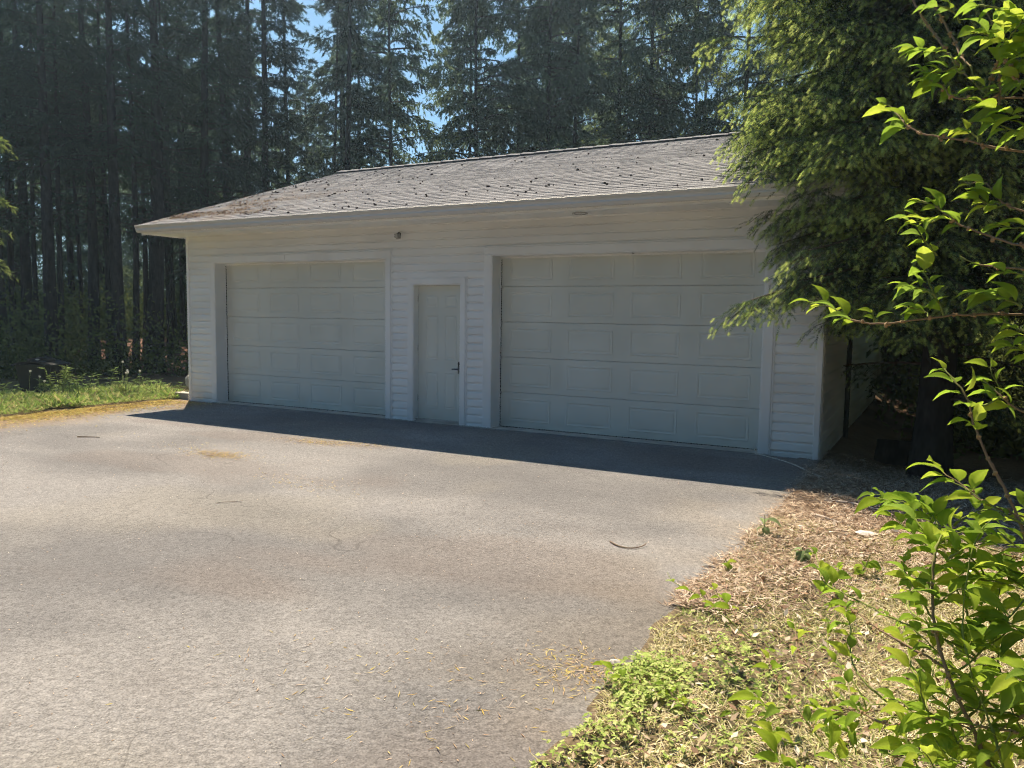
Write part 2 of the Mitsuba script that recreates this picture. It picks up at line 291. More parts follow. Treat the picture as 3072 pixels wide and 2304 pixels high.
# roof
PY, PZ, RY, RZ = -0.76, 3.035, DEP/2, 4.735
XL, XR = -0.25, 10.90
tn = (RZ-PZ)/(RY-PY); L = math.hypot(RZ-PZ, RY-PY); cs, sn = (RY-PY)/L, (RZ-PZ)/L
def on_roof(s, x, h): return np.stack(np.broadcast_arrays(x, PY+s*cs-h*sn, PZ+s*sn+h*cs), -1)
prof = [(PY, PZ), (RY, RZ), (2*RY-PY, PZ), (2*RY-PY, PZ-0.03), (RY, RZ-0.03), (PY, PZ-0.03)]
RF = put('roof', prism_x(prof, XL+0.01, XR-0.01), 'shingle', G)
exp_ = 0.1365; nrow = int(L/exp_)
for r in range(nrow+1):
    s0 = r*exp_-(0.02 if r == 0 else 0); s1 = min(s0+exp_+0.012, L-0.01)
    if s1-s0 < 0.03: continue
    x = XL-0.004-0.305*((r*0.5+0.17*r) % 1.0); vs, fs = [], []
    wave = lambda xx: 0.0025*np.sin(xx*1.1+r*2.1)+0.0012*np.sin(xx*4.3+r)
    while x < XR+0.004:
        a, b = max(x+0.003, XL-0.004), min(x+0.302, XR+0.004); x += 0.305
        if b-a < 0.02: continue
        t = rng.uniform(0.0065, 0.0125); ds = rng.normal(0, 0.0018); dl = rng.normal(0, 0.0015)
        sa, sb = s0+ds+wave(a), s0+ds+wave(b)+dl
        p = [on_roof(sa, a, 0.001), on_roof(sb, b, 0.001), on_roof(s1, b, 0.001), on_roof(s1, a, 0.001), on_roof(sa, a, t), on_roof(sb, b, t), on_roof(s1, b, 0.0025), on_roof(s1, a, 0.0025)]
        o = len(vs); vs += p
        for q in ((4, 5, 6, 7), (0, 1, 5, 4), (1, 2, 6, 5), (3, 0, 4, 7)): fs.append([o+w for w in q])
    put('shingle_row', tri(vs, quads(fs)), 'shingle', RF)
rv = put('ridge_vent', prism_x([(RY-0.15, RZ-0.045), (RY-0.15, RZ-0.012), (RY, RZ+0.035), (RY+0.15, RZ-0.012), (RY+0.15, RZ-0.045), (RY, RZ+0.004)], XL, XR), 'ridge_dark', RF)
for q in range(36):
    x0 = XL+0.005+q*0.3095; lift = rng.uniform(0.0, 0.008); t0, t1 = 0.012+lift, 0.004
    v, f = [], []
    for xx, h in ((x0, t0), (x0+0.30, t1)):
        for yy, zz in ((RY-0.165, RZ-0.018), (RY, RZ+0.037), (RY+0.165, RZ-0.018)): v += [(xx, yy, zz+h)]
        for yy, zz in ((RY-0.165, RZ-0.018), (RY, RZ+0.037), (RY+0.165, RZ-0.018)): v += [(xx, yy, zz+0.0005)]
    f = [(0, 6, 7, 1), (1, 7, 8, 2), (0, 1, 4, 3), (1, 2, 5, 4), (0, 3, 9, 6), (2, 8, 11, 5), (6, 9, 10, 7), (7, 10, 11, 8)]
    put('ridge_cap', tri(v, quads(f)), 'shingle', RF)
for xa, xb in ((XL-0.012, XL+0.008), (XR-0.008, XR+0.012)):        # rake boards
    put('rake_board', prism_x([(PY+0.05, PZ-0.17), (PY+0.05, PZ-0.032+0.05*tn), (RY, RZ-0.032), (2*RY-PY, PZ-0.032), (2*RY-PY, PZ-0.17), (RY, RZ-0.19)], xa, xb), 'white_trim', RF)
put('drip_edge', prism_x([(PY-0.012, PZ-0.032), (PY-0.012, PZ-0.002), (PY+0.05, PZ-0.002+0.05*tn+0.0005), (PY+0.05, PZ-0.031+0.05*tn)], XL, XR), 'white_trim', RF)
put('fascia', bx(XL, XR, -0.715, -0.695, 2.87, 3.025), 'white_trim', RF)
SO = key_for('soffit', G)
x = XL+0.001
while x < XR-0.02:
    w = min(0.1445, XR-0.001-x)
    put('soffit_panel', prism_x([(-0.694, 2.897), (-0.694, 2.905), (-0.017, 2.905), (-0.017, 2.897)], x, x+w-0.006), 'white_trim', SO); x += 0.1445
put('soffit_backing', bx(XL+0.002, XR-0.002, -0.69, 0.0, 2.9075, 2.913), 'white_trim', SO)
put('soffit_channel', bx(0.0, XW, -0.03, -0.0175, 2.874, 2.9, 0.003), 'white_trim', SO)
put('eave_return', cat(bx(XL-0.002, XL+0.012, -0.693, 0.25, 2.885, 3.0)), 'white_trim', SO)
# K style gutter
gp = [(-0.716, 3.012), (-0.716, 2.906), (-0.79, 2.906), (-0.80, 2.925), (-0.812, 2.945), (-0.806, 2.965), (-0.815, 2.985), (-0.83, 3.0), (-0.838, 3.022), (-0.830, 3.026), (-0.822, 3.018), (-0.818, 3.004), (-0.804, 2.988), (-0.796, 2.966), (-0.80, 2.945), (-0.786, 2.918), (-0.720, 2.912), (-0.720, 3.012)]
GU = put('gutter', prism_x(gp, XL-0.02, XR+0.02), 'gutter_metal', G)
for x0 in (XL-0.022, XR+0.018): put('end_cap', prism_x([(-0.715, 3.012), (-0.715, 2.905), (-0.791, 2.905), (-0.813, 2.945), (-0.839, 3.024)], x0, x0+0.004), 'white_trim', GU)
for q in range(18): put('gutter_hanger', bx(XL+0.35+q*0.62, XL+0.37+q*0.62, -0.828, -0.717, 3.0135, 3.017), 'grey_plastic', GU)
# downspouts on the right side wall
put('downspout', cat(tube([(10.72, 8.66, 3.05), (10.69, 8.6, 2.8), (10.685, 8.56, 0.35), (10.70, 8.4, 0.05), (10.86, 8.0, -0.02), (10.9, 7.8, -0.28)], 0.042, 4)), 'white_trim', G)
put('side_conduit', cat(tube([(XW+0.065, 2.3, 3.1), (XW+0.065, 2.3, -0.3)], 0.034, 8, True)), 'ridge_dark', G)
# wall bracket, soffit light
B = put('wall_bracket', bx(4.60, 4.69, -0.03, -0.017, 2.70, 2.79, 0.004), 'grey_plastic', G)
put('sensor_head', bx(4.615, 4.675, -0.085, -0.0305, 2.715, 2.775, 0.006), 'grey_plastic', B)
put('bracket_arm', tube([(4.66, -0.06, 2.777), (4.70, -0.08, 2.79), (4.735, -0.085, 2.775), (4.735, -0.085, 2.70)], 0.009, 6, True), 'dark_metal', B)
SL = put('soffit_light', trimesh.creation.annulus(0.075, 0.10, 0.014, transform=trimesh.transformations.translation_matrix((7.72, -0.34, 2.8885))), 'grey_plastic', G)
put('lens', trimesh.creation.cylinder(0.0745, 0.006, transform=trimesh.transformations.translation_matrix((7.72, -0.34, 2.893))), 'white_trim', SL)
# ---------------------------------------------------------------- foliage builders
def unit(a): return a/(np.linalg.norm(a, axis=-1, keepdims=True)+1e-12)
def rhombs(P, D, Lx, W, Nn, sag=0.0, at=0.42):
    """one pointed blade per row: base P, direction D, length, width, rough normal; returns vertices (n*4, 3) and triangles"""
    D = unit(D); S = unit(np.cross(D, Nn)); Lx = np.broadcast_to(Lx, (len(P),))[:, None]; W = np.broadcast_to(W, (len(P),))[:, None]
    dn = np.array([0, 0, -1.0])*Lx*sag
    v = np.stack([P, P+D*Lx*at+S*W/2+dn*0.3, P+D*Lx+dn, P+D*Lx*at-S*W/2+dn*0.3], 1).reshape(-1, 3)
    o = np.arange(len(P))[:, None]*4
    return v, np.vstack([o+[0, 1, 2], o+[0, 2, 3]])
def colmix(a, b, t): return np.asarray(a)[None]*(1-t[:, None])+np.asarray(b)[None]*t[:, None]
def conifer(seed, H, zb, Lmax, nb, nl, nf, slope, droop, fl, fw, c0, c1, dead=2.5, hang=0.3, power=0.7, tip=0.12, zmin=0.0, spread=1.0):
    """(branch wood mesh, wood colours, foliage mesh, foliage colours) of a conifer standing at the origin"""
    g = np.random.default_rng(seed)
    zz = zb+(H*0.985-zb)*np.sort(g.random(nb))**0.92; az = g.random(nb)*2*np.pi
    Lb = Lmax*np.clip((H-zz)/(H-zb), 0.02, 1)**power*g.uniform(0.6, 1.15, nb)
    low = np.clip((zz-zb)/max(dead, 1e-3), 0, 1); Lb *= 0.75+0.25*low
    sl = slope+0.30*np.clip((zz-zb)/(H-zb), 0, 1)+g.normal(0, 0.08, nb); dr_ = droop*g.uniform(0.6, 1.3, nb); bend = g.normal(0, 0.25, nb)
    def at(b, s):
        r = Lb[b]*s; a = az[b]+bend[b]*s
        return np.stack([np.cos(a)*r, np.sin(a)*r, zz[b]+Lb[b]*(sl[b]*s-dr_[b]*s**2+tip*s**3)], -1)
    wv, wf = [], []; S = np.linspace(0, 1, 6)
    for b in range(nb):
        p = at(np.full(6, b), S); r0 = 0.010+0.010*Lb[b]; t = tube(p, r0*(1-0.85*S), 3); wf.append(t.faces+sum(len(x) for x in wv)); wv.append(t.vertices)
    wood = tri(np.vstack(wv), np.vstack(wf))
    keep = np.maximum(3, (nl*(0.35+0.65*Lb/Lmax)*(0.15+0.85*low)).astype(int)); b = np.repeat(np.arange(nb), keep); n = len(b)
    s = 0.12+0.88*g.random(n)**0.8; P = at(b, s); T_ = unit(at(b, np.minimum(s+0.02, 1.02))-at(b, s-0.02)); side = np.where(g.random(n) < 0.5, -1, 1)
    R = unit(np.cross(T_, [0, 0, 1.0]))*side[:, None]; th = g.uniform(0.5, 1.15, n)*spread
    bd = unit(T_*np.cos(th)[:, None]+R*np.sin(th)[:, None]+np.stack([g.normal(0, .12, n), g.normal(0, .12, n), g.normal(-0.1, .15, n)], -1))
    bl = np.clip(Lb[b]*(0.16+0.30*(1-s))*g.uniform(0.6, 1.3, n), 0.14, 0.85)
    m = np.repeat(np.arange(n), nf); k = len(m); t = g.random(k)
    p2 = P[m]+bd[m]*(bl[m]*t)[:, None]; p2[:, 2] -= hang*bl[m]*t**2
    d2 = unit(bd[m]+g.normal(0, 0.45, (k, 3))+np.array([0, 0, -1.0])*(hang*t)[:, None]*1.2)
    sz = g.uniform(0.6, 1.3, k)
    v, f = rhombs(p2, d2, fl*sz, fw*g.uniform(0.7, 1.3, k), g.normal(0, 1, (k, 3))*0.55+np.array([0, 0, 1.0]), 0.15)
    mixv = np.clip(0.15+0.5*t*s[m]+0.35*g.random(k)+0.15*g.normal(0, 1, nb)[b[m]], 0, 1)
    if zmin > 0:
        ok = np.repeat(p2[:, 2] > zmin, 4); f = f[ok[f].all(1)]
    return wood, tri(v, f), np.repeat(colmix(c0, c1, mixv), 4, 0)
CROWN = {}
def crown(name, *a, wood=(0.05, 0.042, 0.035), **kw):
    w, f, c = conifer(*a, **kw)
    scene[f'{name}_wood'] = {'type': 'shapegroup', 'branches': mikit.ply(w, 'twig_wood', False, color=np.tile(wood, (len(w.vertices), 1)))}
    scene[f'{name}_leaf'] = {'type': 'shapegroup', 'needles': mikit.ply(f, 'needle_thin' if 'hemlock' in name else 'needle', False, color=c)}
    CROWN[name] = a[1]
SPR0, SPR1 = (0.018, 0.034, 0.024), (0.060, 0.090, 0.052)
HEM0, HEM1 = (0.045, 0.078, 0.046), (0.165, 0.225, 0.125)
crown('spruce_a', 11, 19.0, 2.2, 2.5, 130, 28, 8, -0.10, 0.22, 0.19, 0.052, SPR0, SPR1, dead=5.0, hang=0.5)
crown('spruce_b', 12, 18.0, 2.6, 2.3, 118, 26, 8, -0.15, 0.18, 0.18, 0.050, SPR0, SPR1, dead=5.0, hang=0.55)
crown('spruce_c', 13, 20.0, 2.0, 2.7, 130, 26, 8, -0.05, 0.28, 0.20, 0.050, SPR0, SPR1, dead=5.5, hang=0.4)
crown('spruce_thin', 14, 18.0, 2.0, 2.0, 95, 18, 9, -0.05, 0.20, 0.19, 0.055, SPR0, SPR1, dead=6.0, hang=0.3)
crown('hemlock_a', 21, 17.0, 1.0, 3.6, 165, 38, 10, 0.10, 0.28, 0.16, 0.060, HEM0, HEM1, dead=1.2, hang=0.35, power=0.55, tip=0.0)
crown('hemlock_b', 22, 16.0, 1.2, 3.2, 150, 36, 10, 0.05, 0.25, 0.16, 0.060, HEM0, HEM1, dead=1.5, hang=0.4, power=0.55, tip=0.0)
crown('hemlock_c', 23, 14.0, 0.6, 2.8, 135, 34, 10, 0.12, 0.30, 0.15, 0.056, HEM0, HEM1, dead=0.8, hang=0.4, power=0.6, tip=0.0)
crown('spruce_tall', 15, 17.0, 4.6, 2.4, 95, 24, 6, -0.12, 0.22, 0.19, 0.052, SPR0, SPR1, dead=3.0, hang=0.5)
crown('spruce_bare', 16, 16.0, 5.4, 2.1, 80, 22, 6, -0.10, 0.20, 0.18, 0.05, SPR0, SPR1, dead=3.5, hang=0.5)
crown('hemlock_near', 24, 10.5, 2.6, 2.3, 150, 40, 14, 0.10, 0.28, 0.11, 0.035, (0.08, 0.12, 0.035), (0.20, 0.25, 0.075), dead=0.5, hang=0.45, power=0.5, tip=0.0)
def trunk_mesh(H, r0, lean, g, sides=9):
    n = 14; s = np.linspace(0, 1, n); z = -0.5+(H+0.5)*s
    p = np.stack([lean[0]*s+0.05*np.sin(s*7+g.random()*6), lean[1]*s+0.05*np.cos(s*6+g.random()*6), z], -1)
    r = r0*(1-0.9*s**1.1); r[0] *= 1.5; r[1] *= 1.06
    return tube(p, r, sides)
gt = np.random.default_rng(77)
def plant_tree(name, kind, x, y, diam, label, H=None, lean=(0, 0), group=None, sx=1.0):
    k = thing(name, label, 'tree', group); z = float(gz(x, y)); Hk = CROWN[kind]; H = H or Hk*gt.uniform(0.92, 1.05)
    put('trunk', tube_at(trunk_mesh(H, diam/2, lean, gt), x, y, z), 'bark', k, smooth=True)
    tw = T().translate([x, y, z]).rotate([0, 0, 1], gt.uniform(0, 360))
    sh = lean[0]/H, lean[1]/H
    tw = T().translate([x, y, z]) @ T(np.array([[1, 0, sh[0], 0], [0, 1, sh[1], 0], [0, 0, 1, 0], [0, 0, 0, 1.0]])) @ T().rotate([0, 0, 1], float(gt.uniform(0, 360))).scale([sx, sx, H/Hk])
    for p_, s_ in (('branches', '_wood'), ('needles', '_leaf')):
        scene[key_for(p_, k)] = {'type': 'instance', 'shapegroup': {'type': 'ref', 'id': kind+s_}, 'to_world': tw}
        labels[f'{k}__{p_}'] = {'kind': 'stuff'}
    return k
def tube_at(m, x, y, z): m.apply_translation((x, y, z)); return m
EYE0 = (11.786, -9.509)
LTX = [(-14.17, 4.72, 0.22), (-14.45, 5.71, 0.18), (-11.77, 4.9, 0.2), (-15.09, 7.63, 0.17), (-11.53, 6.17, 0.2), (-9.83, 5.96, 0.22), (-13.1, 8.72, 0.2), (-11.52, 8.45, 0.16)]
LT = [(-10.19, 2.32, 0.3), (-10.68, 3.19, 0.33), (-8.05, 2.36, 0.36), (-13.42, 6.24, 0.24), (-8.08, 3.48, 0.33), (-7.01, 3.50, 0.38), (-7.06, 4.60, 0.5), (-9.61, 7.19, 0.22), (-11.05, 8.67, 0.2)]
LT = [(EYE0[0]+(x-EYE0[0])*1.14, EYE0[1]+(y-EYE0[1])*1.14, d*1.1) for x, y, d in LT]+LTX
LT.sort(key=lambda a: -math.atan2(EYE0[0]-a[0], a[1]-EYE0[1]))
RT = [('spruce_a', -9.25, 8.00, 0.36), ('spruce_b', -10.83, 10.62, 0.42), ('spruce_c', -11.08, 11.64, 0.36), ('spruce_a', -9.81, 11.17, 0.34), ('spruce_thin', -11.13, 13.93, 0.26), ('spruce_thin', -10.03, 14.54, 0.2), ('spruce_b', -7.86, 13.40, 0.33)]
HT = [('hemlock_b', -7.72, 15.91, 0.2), ('hemlock_c', -5.95, 18.9, 0.2), ('hemlock_a', -4.76, 17.53, 0.22), ('hemlock_a', -4.80, 21.00, 0.24), ('hemlock_b', -2.21, 18.93, 0.27), ('hemlock_c', -1.31, 19.42, 0.24), ('hemlock_a', -0.23, 21.18, 0.24), ('hemlock_b', 1.30, 20.85, 0.22), ('hemlock_c', 2.52, 22.68, 0.2), ('hemlock_a', 4.78, 21.59, 0.25)]
ORD = ['first', 'second', 'third', 'fourth', 'fifth', 'sixth', 'seventh', 'eighth', 'ninth', 'tenth', 'eleventh', 'twelfth', 'thirteenth', 'fourteenth', 'fifteenth', 'sixteenth', 'seventeenth']
for q, (x, y, dm) in enumerate(LT):
    plant_tree('spruce_tree', ('spruce_tall', 'spruce_bare', 'spruce_tall')[q % 3], x, y, dm, f'dark conifer left of the garage, {ORD[q]} tall trunk from the left edge', group='dark conifers left of the garage', H=15.5, lean=(gt.normal(0, .15), gt.normal(0, .15)))
for q, (kd, x, y, dm) in enumerate(RT):
    plant_tree('spruce_tree', kd, x, y, dm, f'dark conifer behind the left slope of the garage roof, {ORD[q]} trunk from the left there', group='dark conifers behind the garage roof', lean=((1.0, 0.2) if q == 5 else (gt.normal(0, .15), gt.normal(0, .15))))
for q, (kd, x, y, dm) in enumerate(HT):
    plant_tree('hemlock_tree', kd, x, y, dm, f'feathery hemlock behind the roof ridge, {ORD[q]} from the left of its row', H=CROWN[kd]*gt.uniform(1.2, 1.42), group='hemlocks behind the roof ridge')
plant_tree('hemlock_tree', 'hemlock_near', -5.6, -2.2, 0.16, 'pale green hemlock reaching in from the left edge of the picture')
for q, (kd, x, y, dm) in enumerate([('hemlock_b', 14.3, 5.2, .26), ('spruce_a', 13.3, 9.8, .3), ('hemlock_c', 16.2, 8.0, .24), ('hemlock_a', 17.2, 3.6, .3), ('hemlock_b', 13.9, 2.5, .22), ('hemlock_c', 15.4, -0.6, .24)]):
    plant_tree('spruce_tree', kd, x, y, dm, f'dark conifer in deep shade right of the garage, {ORD[q]} behind the near spruce', group='conifers right of the garage', H=14.0)
# two broadleaf trees in fresh leaf behind the hemlocks
def broadleaf(name, label, x, y, H, r0, lean, seed, fork=0.35):
    g = np.random.default_rng(seed); z = float(gz(x, y)); k = thing(name, label, 'tree')
    segs = []; tips = []
    def grow(p, d, L, r, lev):
        n = 7; pts = [p]; dd = d
        for _ in range(n-1):
            dd = unit(dd+g.normal(0, 0.10, 3)+np.array([0, 0, 0.04])); pts.append(pts[-1]+dd*L/(n-1))
        pts = np.array(pts); rr = r*np.linspace(1, 0.5 if lev else 0.3, n); segs.append((pts, rr, lev))
        if lev >= 3: tips.append(pts); return
        for _ in range((11, 6, 5)[lev]):
            t = g.uniform(fork if lev == 0 else 0.25, 1.0); i0 = min(int(t*(n-1)), n-2); b = pts[i0]+(pts[i0+1]-pts[i0])*(t*(n-1)-i0)
            a = unit(g.normal(0, 1, 3)); nd = unit(dd*0.55+unit(np.cross(dd, a))*g.uniform(0.6, 1.1)+np.array([0, 0, 0.15]))
            grow(b, nd, L*(0.30, 0.5, 0.5)[lev]*g.uniform(0.7, 1.3), rr[i0]*0.45, lev+1)
    grow(np.array([x, y, z-0.3]), unit(np.array([lean[0], lean[1], H])), H, r0, 0)
    put('trunk', tube(segs[0][0], segs[0][1], 9), 'bark', k, smooth=True)
    br = cat(*[tube(p, r, 4) for p, r, l in segs[1:]])
    put('branches', br, 'twig_wood', k, color=np.tile((0.10, 0.085, 0.07), (len(br.vertices), 1))); labels[k+'__branches'] = {'kind': 'stuff'}; labels[k+'__leaves'] = {'kind': 'stuff'}
    tp = np.concatenate(tips); nL = 9; P = np.repeat(tp, nL, 0)+g.normal(0, 0.10, (len(tp)*nL, 3)); n = len(P)
    v, f = rhombs(P, g.normal(0, 1, (n, 3))+np.array([0, 0, -0.5]), g.uniform(0.06, 0.12, n), g.uniform(0.035, 0.06, n), g.normal(0, 1, (n, 3)))
    put('leaves', tri(v, f), 'leaf', k, color=np.repeat(colmix((0.12, 0.17, 0.03), (0.26, 0.30, 0.06), g.random(n)), 4, 0))
broadleaf('maple_tree', 'bare grey broadleaf trunk with pale new leaves above the roof ridge', 0.16, 26.2, 17.0, 0.24, (0.3, 0.2), 31)
broadleaf('maple_tree', 'leaning broadleaf tree with yellow green leaves beside the near spruce', 3.7, 23.4, 15.0, 0.20, (1.6, 0.2), 32, 0.3)
# far forest: countless trunks and crowns beyond the trees one can tell apart
fw = np.random.default_rng(99); q = 0; wt = []
kinds = ['spruce_thin', 'hemlock_c', 'spruce_b', 'hemlock_b']
while q < 98:
    a = YAW+math.radians(fw.uniform(-34, 40) if q < 56 else fw.uniform(12, 37) if q < 64 else fw.uniform(-36, -22) if q < 84 else fw.uniform(-36, -27)); D = fw.uniform(32, 66) if q < 56 else fw.uniform(38, 58) if q < 64 else fw.uniform(20, 40) if q < 84 else fw.uniform(17, 34); x, y = EYE[0]-math.sin(a)*D, EYE[1]+math.cos(a)*D
    if D < 44 and x > -12 and q < 56: continue
    if math.hypot(x+13, y-9.5) < 4.5: continue
    kd = kinds[q % 4]; z = float(gz(x, y)); s = fw.uniform(0.8, 1.15) if x < -14 or x > 8 else fw.uniform(1.15, 1.6)
    if abs(math.atan2(EYE[0]-x, y-EYE[1])-0.597) < 0.045: continue                       # the one open gap in the canopy
    q += 1
    tw = T().translate([x, y, z]).rotate([0, 0, 1], float(fw.uniform(0, 360))).scale([s, s, s])
    scene[f'woods__{q:03d}'] = {'type': 'instance', 'shapegroup': {'type': 'ref', 'id': kd+'_leaf'}, 'to_world': tw}
    wt.append(tube_at(trunk_mesh(CROWN[kd]*s, fw.uniform(0.10, 0.2), (0, 0), fw, 6), x, y, z))
for q, (x, y) in enumerate([(fw.uniform(-12, 34), fw.uniform(-38, -19)) for _ in range(50)]+[(fw.uniform(20, 36), fw.uniform(-24, 8)) for _ in range(24)], 201):   # the woods go on round the clearing
    kd = ('spruce_a', 'hemlock_a', 'spruce_b', 'hemlock_b')[q % 4]; z = float(gz(x, y))
    tw = T().translate([x, y, z]).rotate([0, 0, 1], float(fw.uniform(0, 360)))
    scene[f'woods__{q:03d}'] = {'type': 'instance', 'shapegroup': {'type': 'ref', 'id': kd+'_leaf'}, 'to_world': tw}
    wt.append(tube_at(trunk_mesh(CROWN[kd], fw.uniform(0.12, 0.22), (0, 0), fw, 6), x, y, z))
put('woods__trunks', cat(*wt), 'bark', smooth=True)
tag('woods', 'dense mass of distant conifers filling the back of the woods', 'woods', None, 'stuff'); labels['woods__trunks'] = {'kind': 'stuff'}
# low understory between the trunks
g = np.random.default_rng(41); nc = 2600; a = YAW+np.radians(np.where(g.random(nc) < .45, g.uniform(-37, -26, nc), g.uniform(16, 38, nc))); D = np.where(a < YAW, g.uniform(12.5, 30, nc), g.uniform(25, 48, nc))
cx, cy = EYE[0]-np.sin(a)*D, EYE[1]+np.cos(a)*D; ok = (cx < -3) | (cy > 14) | ((cx > 12.2) & (cy > 2.2)); ok &= ~((np.hypot(cx+11.5, cy-9.5) < 4.0)); cx, cy = cx[ok], cy[ok]
hh = g.uniform(0.3, 2.6, len(cx)); k = 110; m = np.repeat(np.arange(len(cx)), k); n = len(m)
P = np.stack([cx[m]+g.normal(0, .4, n)*hh[m]**.5, cy[m]+g.normal(0, .4, n)*hh[m]**.5, gz(cx, cy)[m]+hh[m]*g.random(n)], -1)
v, f = rhombs(P, g.normal(0, 1, (n, 3)), g.uniform(0.08, 0.2, n), g.uniform(0.03, 0.08, n), g.normal(0, 1, (n, 3)))
put('understory', tri(v, f), 'needle', color=np.repeat(colmix((0.03, 0.05, 0.02), (0.20, 0.25, 0.07), g.random(len(cx))[m]*0.6+0.4*g.random(n)), 4, 0))
tag('understory', 'low leafy undergrowth between the trunks of the woods', 'undergrowth', None, 'stuff')
